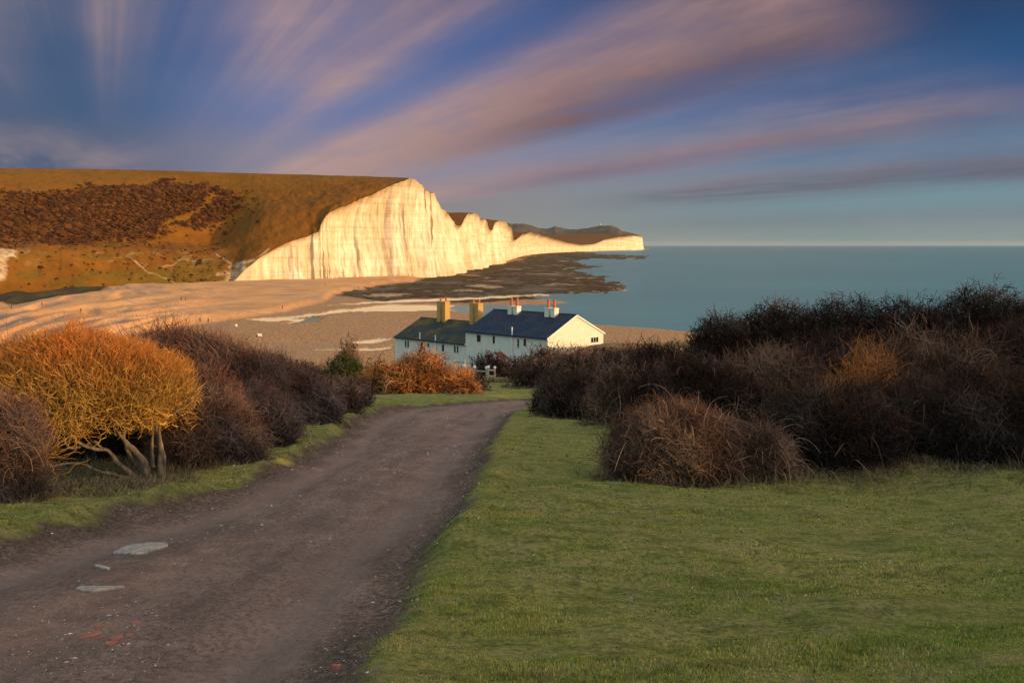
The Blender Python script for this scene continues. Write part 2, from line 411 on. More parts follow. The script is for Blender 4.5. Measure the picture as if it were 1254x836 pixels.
    green = np.maximum(.5*sstep(yy, 306, 316)*sstep(fbm(PX/40+3, yy/12, 3, 83)+(PX-110)/300, -.1, .25)*sstep(-PX, -290, -250), .7*np.exp(-((yy-213-PX*.012+wob*.1)/1.5)**2)*sstep(fbm(PX/50, yy/4, 2, 87), -.1, .2))
    at = dict(scrub=scrub, chalk=ch, turf=turf, green=green)
    o = mesh_np('downs', Vv.reshape(-1, 3), grid_faces(len(pxs), rows)[:, ::-1], M_down, attrs=at)
    structure(o)
    # gorse and scrub clumps on the slope
    rng = np.random.default_rng(4)
    w = scrub.copy(); w[:, -8:] = 0
    area = np.ones_like(w); dd = np.gradient(Vv[..., 1], axis=1); dx_ = np.gradient(Vv[..., 0], axis=0)
    w = w*dd*np.abs(dx_)*(PX > -60)
    w2 = (.09*np.exp(-np.clip(poly_sdf(PX, yy, SCRUB), 0, 60)/9)*(1-scrub)*(yy > 232)*(PX < 320)+.10*bl)*dd*np.abs(dx_)*(PX > -60)
    pr = (w+w2).reshape(-1); pr /= pr.sum()
    N = 11000
    idx = rng.choice(len(pr), N, p=pr); Pc = Vv.reshape(-1, 3)[idx]+rng.normal(0, 1, (N, 3))*[1.0, 1.0, 0]
    th = np.linspace(0, 2*np.pi, 8)[:-1]
    base = [np.array([np.cos(th), np.sin(th), 0*th-.2]).T, np.array([.85*np.cos(th+.4), .85*np.sin(th+.4), 0*th+.5]).T, np.array([.4*np.cos(th), .4*np.sin(th), 0*th+.92]).T]
    base = np.concatenate(base)
    r = rng.lognormal(-.12, .36, N)*np.where(scrub.reshape(-1)[idx] > .5, 1, .7)
    V3 = base[None]*r[:, None, None]*np.array([1.25, 1, .85])*(1+rng.normal(0, .22, (N, 21, 1)))+Pc[:, None]
    f = []
    for a in range(2):
        for k in range(7): f.append((a*7+k, a*7+(k+1) % 7, a*7+7+(k+1) % 7, a*7+7+k))
    f = np.array(f)
    q = (f[None]+np.arange(N)[:, None, None]*21).reshape(-1, 4)
    cap = (np.array([[14, 15, 16], [14, 16, 17], [14, 17, 18], [14, 18, 19], [14, 19, 20]])[None]+np.arange(N)[:, None, None]*21).reshape(-1, 3)
    tint = np.repeat(rng.random(N), 21)
    def b_s(t, b):
        c, _ = t.ramp(t.attr('tint'), [(0, (.030, .014, .008)), (.45, (.062, .026, .012)), (.8, (.11, .045, .013)), (1, (.07, .04, .012))])
        g = t.new('ShaderNodeNewGeometry').outputs['Position']
        n = t.noise(g, 1.2, 4, .7)
        c = t.mix(1.0, c, t.mix(n, (.5, .5, .5), (1.6, 1.6, 1.6)), 'MULTIPLY')
        t.put(b.inputs['Base Color'], c); t.put(b.inputs['Normal'], t.bump(n, 1, .8))
    stuff(mesh_np('scrub', V3.reshape(-1, 3), [q, cap], material('scrub_mat', b_s), attrs={'tint': tint}, smooth=False), 'brown gorse scrub covering the middle of the hillside', 'scrub')
downs()
def downs_behind():
    sel = np.where(tp >= 12)[0][::2]
    s = np.concatenate([[0], np.geomspace(2, 900, 34)])
    Xe, De, Ze = e_x[sel][:, None], e_D[sel][:, None], e_z[sel][:, None]
    near = sstep(-De, -1000, -840)
    z = Ze+s[None]*(.045*(1-near)-.10*near)*np.exp(-s[None]/500)-np.clip(s[None]-400, 0, 600)*.05
    X = Xe-s[None]; Y = De+0*X+s[None]*.05
    z = z+fbm(X/40, Y/40, 3, 91)*np.minimum(s[None]/8, 2.5)
    V3 = np.stack([X, Y, z], -1)
    sh = V3.shape[:2]; one = np.ones(sh)
    o = mesh_np('downs_beyond', V3.reshape(-1, 3), grid_faces(*sh)[:, ::-1], M_down, attrs=dict(scrub=one*.35, chalk=0*one, turf=one*.8, green=0*one))
    structure(o)
downs_behind()
def far_hills():
    def b(t, bb):
        g = t.new('ShaderNodeNewGeometry').outputs['Position']
        n = t.noise(g, .004, 4, .6)
        t.put(bb.inputs['Base Color'], t.mix(n, (.055, .04, .03), (.12, .085, .05)))  # cloud shadow over the headland painted in as a darker colour
    M = material('far_moor_shade', b)
    for nm, pts, D0, D1 in [('headland', [(612, 272), (626, 274), (640, 274), (650, 276), (660, 279.5), (670, 280), (680, 277), (692, 280), (706, 281), (722, 279), (735, 276.3), (748, 276.5), (757, 279), (762, 283), (772, 285), (781, 288), (785, 289.3)], 5500, 7200)]:
        px = np.linspace(600, 785.5, 260); sk = np.interp(px, [a for a, _ in pts], [b_ for _, b_ in pts])
        sk += fbm(px/4, px*0, 3, 7)*.5
        rows = 26; v = np.linspace(0, 1, rows)
        Dm = np.interp(px, [600, 700, 785], [6800, 6600, 5950])
        D = (5300*(1-v[None])+Dm[:, None]*v[None]) if False else np.interp(v[None]+0*px[:, None], [0, 1], [0, 1])*(Dm[:, None]-400*0-5450)+5450
        D = np.where(px[:, None] > 742, np.maximum(D, np.interp(px, e_px[tp > 40], e_D[tp > 40])[:, None]+15), D)
        zt = EYE+(300-sk)/F*Dm
        lowz = np.interp(px, [600, 700, 735, 760, 785], [20, 20, 25, 60, 76])
        z = lowz[:, None]+(zt-lowz)[:, None]*(v[None]**.85)
        X = (px[:, None]-627)/F*D
        z = z+fbm(X/160, D/160, 3, 9)*22*(v*(1-v)*4)[None]
        V3 = np.stack([X, D, z], -1)
        back = V3[:, -1:].copy(); back[..., 1] += 500; back[..., 2] -= 80
        V3 = np.concatenate([V3, back], 1)
        structure(mesh_np(nm, V3.reshape(-1, 3), grid_faces(len(px), rows+1)[:, ::-1], M))
far_hills()

# beach, shingle bank and wave cut rocks
SHORE = [(-900, 900), (-900, 300.5), (400, 301), (784, 303.6), (800, 304.6), (790, 305.6), (722, 306.3), (712, 308.5), (735, 311), (800, 313.2), (790, 316), (720, 317), (706, 320), (722, 324), (738, 325.5), (706, 331),
  (720, 335), (748, 342), (772, 351.5), (768, 354.5), (735, 357.5), (680, 359.5), (655, 364), (690, 368), (700, 371), (640, 372.5), (560, 373), (560, 374), (545, 376), (560, 380), (585, 384), (600, 388.5), (650, 391), (735, 396.5),
  (790, 400), (838, 404.5), (870, 409), (940, 414), (1100, 424), (1500, 440), (2200, 470), (2200, 900)]
ROCK = [(408, 362), (450, 353), (500, 346), (540, 338), (560, 331), (600, 325), (640, 318.5), (654, 312.5), (655, 309.5), (722, 306.8), (742, 308), (810, 313), (810, 319), (745, 325), (775, 351), (785, 356), (700, 362), (640, 368), (560, 371.5), (480, 371), (440, 366)]
WET_SHEEN = [[(330, 390), (372, 386), (410, 380), (470, 373.5), (560, 374), (640, 373), (645, 377), (560, 380), (500, 381), (420, 382), (370, 389)], [(400, 374), (480, 368), (590, 363.5), (700, 359), (590, 366.5), (480, 371)],
       [(433, 419.5), (462, 415.5), (481, 414.5), (478, 416.5), (458, 421.5), (436, 421)], [(350, 396.5), (361, 393.3), (368, 396.5)], [(300, 391), (345, 388), (382, 391.5), (330, 394)], [(385, 428.5), (440, 427.5), (480, 425.5), (478, 428), (430, 430)]]
MARSH_SHADE = [(-900, 330), (0, 360), (60, 357), (110, 354), (160, 350), (197, 350.5), (150, 357.3), (100, 366.5), (50, 376.5), (0, 382), (-900, 460)]  # dark wedge of marsh grass and painted shade behind the berm
POOL = [(362, 393), (381, 387.5), (396, 389), (388, 393.5), (360, 397.5), (345, 397)]
def b_beach(t, b):
    g = t.new('ShaderNodeNewGeometry').outputs['Position']
    def mp(s):
        m = t.new('ShaderNodeMapping'); t.l.new(g, m.inputs[0]); m.inputs['Scale'].default_value = s; return m.outputs[0]
    n1 = t.noise(mp((.05, .02, .05)), 1, 5, .62); n2 = t.noise(mp((1.3, .8, 1.3)), 1, 6, .75); n3 = t.noise(mp((.02, .10, .1)), 1, 4, .6, .6)
    sh = t.mix(t.mapr(n1, .35, .65), (.44, .21, .08), (.60, .31, .12))
    sh = t.mix(t.mapr(n3, .52, .66, 0, .7), sh, (.24, .19, .17))
    sh = t.mix(t.mapr(n2, .48, .68, 0, .7), sh, (.17, .12, .09))
    lo = t.mix(t.mapr(n2, .42, .60), (.44, .24, .11), (.16, .085, .042))
    lo = t.mix(t.mapr(n3, .45, .6, 0, .5), lo, (.24, .17, .12))
    c = t.mix(t.attr('lower'), sh, lo)
    c = t.mix(t.attr('trough_shade'), c, (.19, .14, .12))  # berm shadows painted as a darker tone along the troughs
    rk = t.mix(t.mapr(n2, .40, .60), (.010, .007, .005), (.062, .034, .018))
    rk = t.mix(t.mapr(n1, .48, .62, 0, .4), rk, (.05, .042, .018))
    rk = t.mix(t.mapr(n3, .60, .72, 0, .6), rk, (.34, .25, .17))
    chn = t.noise(mp((.022, .013, .1)), 1, 7, .72, .5); ch2 = t.noise(mp((.10, .035, .1)), 1, 5, .7)
    rk = t.mix(t.mapr(ch2, .44, .58, 0, .75), rk, (.09, .05, .025))
    rk = t.mix(t.mapr(chn, .54, .57, 0, .9), rk, (.11, .085, .065))
    rk = t.mix(t.mapr(chn, .40, .43, .8, 0), rk, (.36, .25, .15))
    c = t.mix(t.attr('rock'), c, rk)
    mr = t.mix(t.mapr(n1, .4, .6), (.035, .032, .016), (.065, .05, .024))
    c = t.mix(t.attr('marsh_shade'), c, mr)  # marsh grass with the berm's shade painted into its colour
    c = t.mix(t.attr('alga'), c, t.mix(n2, (.035, .034, .012), (.075, .058, .022)))
    w = t.attr('wet_sheen')
    c = t.mix(w, c, (.72, .50, .28))  # wet sand, the sky's reflection painted in as a bright colour
    t.put(b.inputs['Base Color'], c)
    t.put(b.inputs['Roughness'], t.mapr(w, 0, 1, .92, .35))
    t.put(b.inputs['Normal'], t.bump(n2, .8, .45))
M_beach = material('beach_shingle', b_beach)
def beach():
    pxs = np.concatenate([np.arange(-300, 0, 12.), np.arange(0, 900, 2.2), np.arange(900, 1500, 12.)])
    yy = np.concatenate([np.arange(301.2, 312, .6), np.arange(312, 470, .85)])
    PX = pxs[None]+0*yy[:, None]; YY = yy[:, None]+0*PX
    D = 27.6*F/(YY-300); X = (PX-627)/F*D
    wob = fbm(PX/14, YY/2.6, 4, 15, .6)
    wobs = wob*(9+22*sstep(PX, 500, 720)*sstep(-YY, -372, -350))
    far = np.clip((YY-304)/10, .1, 1)
    d = poly_sdf((PX+wobs*far)*.22, YY+wob*1.5*far, [(a*.22, b) for a, b in SHORE])   # negative on land
    z = np.clip(-d*.35, -.8, .6)
    rock = sstep(-poly_sdf((PX+wobs*.8)*.3, YY+wob*1.2*far, [(a*.3, b) for a, b in ROCK]), -.6, .8)
    z += rock*(fbm(X/9, D/9, 4, 33)*.5+np.clip(fbm(PX/30, YY/1.6, 3, 39), -.2, 1)*.55)
    # storm berms of the shingle bank
    q = (YY-350)/(52*np.exp(-PX/190)+4.0)
    bank = sstep(-poly_sdf(PX*.4, YY+wob, [(-200*4, 352), (160, 347), (285, 344), (500, 337), (520, 343), (460, 352), (412, 361), (405, 368), (350, 381), (300, 389), (250, 397), (150, 415), (-400*2, 560)] if False else
        [(-320, 352), (64, 347), (114, 344), (200, 337), (208, 343), (184, 352), (165, 361), (160, 369), (140, 382), (120, 390), (100, 397), (60, 415), (-320, 480)]), -.5, 4)
    z += bank*(1.6+1.0*sstep(-q, -.9, -.2))
    qq = q*3.6+fbm(PX/90, q*2, 3, 45)*1.6
    saw = qq-np.floor(qq)
    ridge = np.where(saw < .72, saw/.72, (1-saw)/.28)
    rr = sstep(-PX, -330, -170)*sstep(q, .10, .25)
    z += bank*ridge*2.0*rr
    trough_shade = bank*rr*(sstep(saw, .80, .90)*sstep(-saw, -1.0, -.96))*sstep(fbm(PX/60, q*6, 3, 49), -.25, .1)*.9  # mask for the painted berm shade
    low = 1-sstep(-poly_sdf(PX*.4+0, YY+wob, [(-320, 352), (64, 347), (200, 337), (205, 345), (165, 361), (160, 369), (140, 382), (120, 390), (100, 397), (60, 415), (-320, 480)]), -1, 1.5)
    low *= (1-rock)
    wet_sheen = 0*PX
    for w in WET_SHEEN: wet_sheen = np.maximum(wet_sheen, sstep(-poly_sdf((PX+wob*5)*.3, YY+wob*.8, [(a*.3, b) for a, b in w]), -.25, .35))
    z = np.where(wet_sheen > .5, np.minimum(z, .25), z)
    marsh_shade = sstep(-poly_sdf((PX+wob*5)*.4, YY+wob*.6, [(a*.4, b) for a, b in MARSH_SHADE]), -.4, .8)
    pool = sstep(-poly_sdf((PX+wob*5)*.3, YY+wob*.8, [(a*.3, b) for a, b in POOL]), -.3, .5)
    z = np.where(pool > .4, -.15, z)
    alga = rock*sstep(fbm(PX/26, YY/4, 4, 55)+.5*np.exp(-(line_dist(PX, YY*2, [(540, 341*2), (600, 327*2), (655, 318*2)])/9)**2), .18, .4)
    z += fbm(X/14, D/14, 3, 57)*.25*np.clip(-d*.5, 0, 1)
    # behind the shore and under the cottages the ground lies lower than the hillside that covers it
    at = dict(lower=low, trough_shade=trough_shade, rock=rock, marsh_shade=marsh_shade*(1-rock), wet_sheen=wet_sheen, alga=alga)
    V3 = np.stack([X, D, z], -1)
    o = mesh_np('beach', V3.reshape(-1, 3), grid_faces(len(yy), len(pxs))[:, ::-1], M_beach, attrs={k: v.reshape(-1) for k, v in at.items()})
    structure(o)
beach()

# ================================================================== NEAR GROUND
TRK = np.array([(-3.2, -6, 2.3), (-3.2, 0, 2.3), (-2.95, 5, 2.12), (-2.55, 9, 1.95), (-2.12, 12, 1.64), (-2.0, 15, 1.55), (-2.1, 20, 1.65), (-2.2, 25, 1.95), (-2.25, 30, 2.15), (-1.7, 35, 2.2),
                (-.6, 39, 1.9), (.9, 42, 1.6), (3, 44, 1.5), (7, 45.5, 1.5), (16, 47, 1.5), (30, 50, 1.5)])
def track_d(x, y):
    """distance to the edge of the track, negative on it"""
    d = np.full(np.shape(x), 1e9)
    for (ax, ay, aw), (bx, by, bw) in zip(TRK[:-1], TRK[1:]):
        ex, ey = bx-ax, by-ay; wx, wy = x-ax, y-ay
        h = np.clip((wx*ex+wy*ey)/(ex*ex+ey*ey), 0, 1)
        d = np.minimum(d, np.hypot(wx-ex*h, wy-ey*h)-(aw+(bw-aw)*h))
    return d
def base_z(x, y):
    x = np.asarray(x, float); y = np.asarray(y, float)
    z = 26.4-.117*y
    z = z+sstep(x, 1.0, 14)*sstep(y, 105, 140)*4.2*sstep(-y, -215, -165)
    z = np.where(y > 178, z-(y-178)*.02, z)
    z = np.where(y > 0, z, 26.4-.117*y*.3)
    # unseen bank added on the sunny side, its crest notched to shade chosen bushes
    s = SDX*x+SDY*y; w = -SDY*x+SDX*y
    hw = np.interp(w, [-60, 5, 8, 10.5, 12, 12.5, 12.7, 13.0, 14.6, 15.0, 18, 25, 36, 40, 43, 48, 54, 72, 92, 112], [2.3, 2.3, 2.3, 2.35, 2.5, 3.2, 3.2, 1.5, 1.5, 3.6, 4.1, 4.0, 4.0, 2.5, .7, .6, 3.0, 4.4, 3.5, 0])
    back = np.where(y > 0, 0, -.117*y*.7)
    z = z+sstep(s, 9.5, 15)*(hw+back)+sstep(s, 4, 14)*0
    # a slight rise under the thicket on the right
    z = z+.9*sstep(x-.25*y, 4, 12)*sstep(y, 15, 30)*sstep(-y, -70, -50)
    return z
def ground_z(x, y):
    z = base_z(x, y)
    D = np.maximum(np.hypot(x, y), 1)
    n = fbm(x/5.0, y/3.4, 3, 101)*.36*sstep(D, 2, 9)+fbm(x/1.3, y/1.0, 3, 107)*.11+fbm(x/.35, y/.3, 2, 113)*.035
    d = track_d(x, y)
    onr = sstep(-d, -.25, .35)
    ruts = -.05*np.exp(-((d+.75)/.24)**2)+.03*np.exp(-((d+1.6)/.4)**2)
    nt = fbm(x/2.2, y/3.5, 3, 121)*.06+fbm(x/.5, y/.6, 3, 127)*.018+ruts-.10
    lip = .045*np.exp(-((d-.16)/.16)**2)*(1+1.6*fbm(x/.5, y/.5, 2, 141))
    return z+n*(1-onr)+nt*onr+lip
def edge_noise(x, y):
    return fbm(x/2.5, y/2.5, 2, 131, .5)*.25+fbm(x/.45, y/.45, 4, 133, .65)*.20
def b_ground(t, b):
    g = t.new('ShaderNodeNewGeometry').outputs['Position']
    td = t.attr('track')
    n1 = t.noise(g, .55, 4, .6); n2 = t.noise(g, 2.6, 5, .65); n3 = t.noise(g, 22, 5, .7); n4 = t.noise(g, 90, 3, .7)
    mp = t.new('ShaderNodeMapping'); t.l.new(g, mp.inputs[0]); mp.inputs['Scale'].default_value = (3.2, .5, 1)
    nl = t.noise(mp.outputs[0], 1.0, 4, .6)
    m2 = t.new('ShaderNodeMapping'); t.l.new(g, m2.inputs[0]); m2.inputs['Scale'].default_value = (3.0, 6.5, 3.0); mp2o = m2.outputs[0]
    # turf
    gr = t.mix(t.mapr(n1, .36, .64), (.155, .185, .034), (.29, .265, .07))
    gr = t.mix(t.mapr(n2, .46, .66, 0, .75), gr, (.28, .24, .10))
    gr = t.mix(t.mapr(n3, .42, .60, 0, .9), gr, (.075, .085, .025))
    gr = t.mix(t.mapr(n4, .50, .70, 0, .6), gr, (.30, .28, .12))
    # earth
    er = t.mix(t.mapr(nl, .38, .62), (.17, .112, .09), (.28, .188, .152))
    er = t.mix(t.mapr(n1, .42, .62, 0, .6), er, (.13, .095, .078))
    er = t.mix(t.mapr(n2, .52, .70, 0, .8), er, (.30, .22, .175))
    er = t.mix(t.mapr(n3, .44, .62, 0, .8), er, (.085, .058, .047))
    er = t.mix(t.mapr(n4, .54, .70, 0, .75), er, (.34, .27, .235))
    v = t.vor(g, 30); vc = t.vor(g, 30, out=1)
    peb = t.math('MULTIPLY', t.mapr(v, .24, .12), t.mapr(vc, .55, .75))
    er = t.mix(t.math('MULTIPLY', peb, t.mapr(n2, .38, .56)), er, (.28, .24, .21))
    er = t.mix(t.math('MULTIPLY', t.mapr(td, -.55, .0, 0, .9), t.mapr(n3, .30, .55)), er, (.045, .035, .022))
    er = t.mix(t.math('MULTIPLY', t.math('MULTIPLY', t.mapr(td, -1.05, -.8, 0, 1), t.mapr(td, -.6, -.4, 1, 0)), .45), er, (.23, .165, .14))
    k = t.mapr(t.math('ADD', td, t.math('MULTIPLY', t.math('SUBTRACT', n3, .5), .5)), -.06, .10)
    yy = t.new('ShaderNodeSeparateXYZ'); t.l.new(g, yy.inputs[0])
    gr = t.mix(t.mapr(yy.outputs[1], 85, 120), gr, t.mix(n2, (.10, .06, .03), (.26, .17, .08)))
    nm = t.noise(mp2o, 1.0, 4, .65)
    gr = t.mix(t.mapr(nm, .50, .66, 0, .65), gr, (.07, .082, .022))
    gr = t.mix(t.mapr(nm, .34, .46, .6, 0), gr, (.27, .21, .09))
    er = t.mix(t.math('MULTIPLY', t.mapr(td, -1.5, -1.9, 0, .5), t.mapr(n2, .3, .6)), er, (.31, .19, .14))
    c = t.mix(k, er, gr)
    t.put(b.inputs['Base Color'], c); b.inputs['Roughness'].default_value = .95
    h = t.math('ADD', t.math('ADD', n3, t.math('MULTIPLY', n4, .35)), t.math('MULTIPLY', peb, .3))
    t.put(b.inputs['Normal'], t.bump(h, 1.0, .06))
M_ground = material('ground_mat', b_ground)
def near_ground():
    q = np.concatenate([np.linspace(-1500, -320, 24)[:-1], np.arange(-320, 0, 8.), np.arange(0, 1255, 2.6), np.arange(1256, 1600, 8.), np.linspace(1600, 2700, 22)])
    Dd = np.concatenate([np.geomspace(2.2, 60, 520), np.geomspace(60.6, 260, 90)])
    PX = q[:, None]+0*Dd[None]; Y = Dd[None]+0*PX; X = (PX-627)/F*Y
    Z = ground_z(X, Y)
    far = sstep(Y, 186, 235); Z = Z*(1-far)+(-1.5)*far
    TD = track_d(X, Y)+edge_noise(X, Y)
    V3 = np.stack([X, Y, Z], -1).reshape(-1, 3)
    fc = grid_faces(len(q), len(Dd))[:, ::-1]
    td = TD.reshape(-1)
    m = td[fc].mean(1) < .02
    for nm, f in (('dirt_track', fc[m]), ('grass_field', fc[~m])):
        used, inv = np.unique(f, return_inverse=True)
        structure(mesh_np(nm, V3[used], inv.reshape(-1, 4), M_ground, attrs={'track': td[used]}))
    # the rest of the hillside, out of the picture and behind the camera
    xs = np.concatenate([np.arange(-120, 8, 2.), np.arange(8, 60, .6), np.arange(60, 152, 2.)]); ys = np.concatenate([np.arange(-120, -24, 2.), np.arange(-24, 60, .6), np.arange(60, 200, 2.)])
    X, Y = np.meshgrid(xs, ys); Z = base_z(X, Y)+fbm(X/12, Y/12, 3, 5)*.25-.30
    f = grid_faces(len(ys), len(xs))
    inside = (Y > 3) & (np.abs(X/np.maximum(Y, .1)-(600-627)/F) < 1.45)
    keep = ~(inside.reshape(-1)[f].all(1))
    structure(mesh_np('hillside', np.stack([X, Y, Z], -1).reshape(-1, 3), f[keep], M_ground, attrs={'track': np.full(X.size, 3.)}))  # includes the added bank that shades the foreground
near_ground()

# grass blades: one stuff object
def b_blade(t, b):
    g = t.new('ShaderNodeNewGeometry').outputs['Position']
    n1 = t.noise(g, .55, 4, .6); n2 = t.noise(g, 2.6, 5, .65)
    c = t.mix(t.mapr(n1, .36, .64), (.19, .245, .04), (.35, .33, .09))
    c = t.mix(t.mapr(n2, .46, .66, 0, .7), c, (.34, .30, .13))
    c2, _ = t.ramp(t.attr('tint'), [(0, (.55, .6, .5)), (.5, (1, 1, 1)), (.86, (1.25, 1.2, 1.1)), (.9, (1.6, 1.25, 1.1)), (1, (1.9, 1.5, 1.5))])
    m2 = t.new('ShaderNodeMapping'); t.l.new(g, m2.inputs[0]); m2.inputs['Scale'].default_value = (3.0, 6.5, 3.0)
    nm = t.noise(m2.outputs[0], 1.0, 4, .65)
    c = t.mix(t.mapr(nm, .50, .66, 0, .65), c, (.09, .105, .027)); c = t.mix(t.mapr(nm, .34, .46, .6, 0), c, (.33, .27, .12))
    c = t.mix(1.0, c, c2, 'MULTIPLY')
    t.put(b.inputs['Base Color'], c); b.inputs['Roughness'].default_value = .8
M_blade = material('grass_blade', b_blade)
def blades(name, n, lo, hi, hmin, hmax, cond, seed, label, mat=None, lean=.55, wmul=1.0):
    rng = np.random.default_rng(seed)
    px = rng.uniform(-60, 1320, n); py = rng.uniform(lo, hi, n)
    D = 1950/(py-443)*rng.uniform(.97, 1.03, n); x = (px-627)/F*D
    td = track_d(x, D)+edge_noise(x, D)
    k = cond(x, D, td, rng); x, D, td = x[k], D[k], td[k]; n = len(x)
    z = ground_z(x, D)-.004
    patch = np.clip(.75+fbm(x/.7, D/.5, 4, 151)*1.8, .35, 2.1)
    h = rng.uniform(hmin, hmax, n)*patch*np.clip(.45+td*2.5, .45, 1)
    wd = np.maximum(.0016, D/F*.55)*rng.uniform(.7, 1.4, n)*wmul
    a = rng.uniform(0, 2*np.pi, n); ln = h*rng.uniform(.1, lean, n); la = rng.uniform(0, 2*np.pi, n)
    u = np.stack([np.cos(a), np.sin(a), 0*a], 1); l = np.stack([np.cos(la), np.sin(la), 0*a], 1)
    p = np.stack([x, D, z], 1); up = np.array([0, 0, 1.])
    v0 = p-u*wd[:, None]; v1 = p+u*wd[:, None]
    mid = p+up*(h*.6)[:, None]+l*(ln*.35)[:, None]; v2 = mid+u*(wd*.75)[:, None]; v3 = mid-u*(wd*.75)[:, None]
    tip = p+up*h[:, None]+l*ln[:, None]
    V3 = np.stack([v0, v1, v2, v3, tip], 1).reshape(-1, 3)
    b0 = (np.arange(n)*5)[:, None]
    o = mesh_np(name, V3, [b0+np.array([[0, 1, 2, 3]]), b0+np.array([[3, 2, 4]])], mat or M_blade, attrs={'tint': np.repeat(rng.random(n), 5)}, smooth=False)
    return stuff(o, label, 'grass')
blades('grass', 420000, 478, 842, .006, .022, lambda x, D, td, r: (td > r.uniform(-.12, .12, len(x))) & (D < 45), 1, 'short green turf on both sides of the track')
# ================================================================== COTTAGES
import bmesh
class MB:
    def __init__(s): s.v = []; s.f = []
    def face(s, pts): b = len(s.v); s.v += [tuple(p) for p in pts]; s.f.append(tuple(range(b, b+len(pts))))
    def box(s, x0, x1, y0, y1, z0, z1):
        b = len(s.v)
        s.v += [(x0, y0, z0), (x1, y0, z0), (x1, y1, z0), (x0, y1, z0), (x0, y0, z1), (x1, y0, z1), (x1, y1, z1), (x0, y1, z1)]
        s.f += [tuple(b+i for i in q) for q in ((3, 2, 1, 0), (4, 5, 6, 7), (0, 1, 5, 4), (1, 2, 6, 5), (2, 3, 7, 6), (3, 0, 4, 7))]
    def bar(s, a, b, w, h=None):
        """square bar from a to b"""
        h = h or w; a = np.array(a, float); b = np.array(b, float); t = (b-a)/np.linalg.norm(b-a)
        r = np.array([0, 0, 1.]) if abs(t[2]) < .9 else np.array([0, 1., 0])
        u = np.cross(t, r); u /= np.linalg.norm(u); v = np.cross(u, t)
        c = [a-u*w/2-v*h/2, a+u*w/2-v*h/2, a+u*w/2+v*h/2, a-u*w/2+v*h/2]; d = [p+(b-a) for p in c]
        k = len(s.v); s.v += [tuple(p) for p in c+d]
        s.f += [tuple(k+i for i in q) for q in ((3, 2, 1, 0), (4, 5, 6, 7), (0, 1, 5, 4), (1, 2, 6, 5), (2, 3, 7, 6), (3, 0, 4, 7))]
    def lathe(s, cx, cy, prof, n=12):
        k = len(s.v)
        for r, z in prof:
            for i in range(n): a = 2*math.pi*i/n; s.v.append((cx+r*math.cos(a), cy+r*math.sin(a), z))
        for j in range(len(prof)-1):
            for i in range(n): s.f.append((k+j*n+i, k+j*n+(i+1) % n, k+(j+1)*n+(i+1) % n, k+(j+1)*n+i))
        s.f.append(tuple(k+(len(prof)-1)*n+i for i in range(n))); s.f.append(tuple(k+i for i in reversed(range(n))))
    def build(s, name, mat, parent=None, bevel=0, smooth=False):
        me = bpy.data.meshes.new(name); me.from_pydata([tuple(map(float, p)) for p in s.v], [], s.f); me.materials.append(mat)
        bm = bmesh.new(); bm.from_mesh(me); bmesh.ops.recalc_face_normals(bm, faces=bm.faces)
        if bevel: bmesh.ops.bevel(bm, geom=bm.edges[:], offset=bevel, segments=1, affect='EDGES')
        bm.to_mesh(me); bm.free()
        if smooth: me.polygons.foreach_set('use_smooth', [True]*len(me.polygons))
        o = bpy.data.objects.new(name, me); C.objects.link(o)
        if parent is not None: o.parent = parent
        return o
def simple(name, c1, c2, scale=6, rough=.85, bump=.3, bd=.02, stretch=(1, 1, 1), spec=.25):
    def f(t, b):
        g = t.new('ShaderNodeTexCoord').outputs['Object']
        m = t.new('ShaderNodeMapping'); t.l.new(g, m.inputs[0]); m.inputs['Scale'].default_value = stretch
        n = t.noise(m.outputs[0], scale, 5, .65)
        t.put(b.inputs['Base Color'], t.mix(t.mapr(n, .35, .65), c1, c2)); b.inputs['Roughness'].default_value = rough
        b.inputs['Specular IOR Level'].default_value = spec
        t.put(b.inputs['Normal'], t.bump(n, bump, bd))
    return material(name, f)
M_white = simple('white_render', (.52, .50, .42), (.60, .575, .49), 1.2, stretch=(1, 1, .8))
def b_slate(c1, c2, c3):
    def f(t, b):
        g = t.new('ShaderNodeTexCoord').outputs['Object']
        s = t.new('ShaderNodeSeparateXYZ'); t.l.new(g, s.inputs[0])
        row = t.math('MULTIPLY', s.outputs[2], 5.0)
        wv = t.math('FRACT', row)
        br = t.new('ShaderNodeTexBrick'); t.put(br.inputs['Vector'], t.comb(s.outputs[0], t.math('MULTIPLY', s.outputs[2], 2.1), 0))
        br.inputs['Scale'].default_value = 2.2; br.inputs['Mortar Size'].default_value = .012
        br.inputs['Color1'].default_value = (.7, .7, .7, 1); br.inputs['Color2'].default_value = (1.25, 1.25, 1.25, 1); br.inputs['Mortar'].default_value = (.4, .4, .4, 1)
        n = t.noise(g, .55, 5, .65)
        c = t.mix(t.mapr(n, .35, .62), c1, c2); c = t.mix(t.mapr(t.noise(g, .28, 4, .6), .50, .62, 0, .8), c, c3)
        t.put(b.inputs['Base Color'], t.mix(1.0, c, br.outputs[0], 'MULTIPLY')); b.inputs['Roughness'].default_value = .7
        t.put(b.inputs['Normal'], t.bump(wv, .4, .03))
    return f
M_slate = material('blue_slate', b_slate((.018, .028, .048), (.030, .040, .065), (.034, .038, .052)))
M_mossy = material('mossy_slate', b_slate((.030, .036, .038), (.048, .050, .042), (.10, .078, .022)))
M_dark = simple('dark_trim', (.02, .022, .025), (.04, .04, .042))
M_ochre = simple('ochre_brick', (.33, .20, .06), (.44, .28, .09), 5)
M_pot = simple('terracotta', (.36, .10, .045), (.48, .15, .07), 8)
M_red = simple('red_tile', (.16, .035, .028), (.25, .06, .045), 5)
M_pipe = simple('pale_pipe', (.55, .56, .55), (.68, .68, .66), 4, .6)
M_frame = simple('window_paint', (.55, .55, .53), (.7, .7, .68), 5)
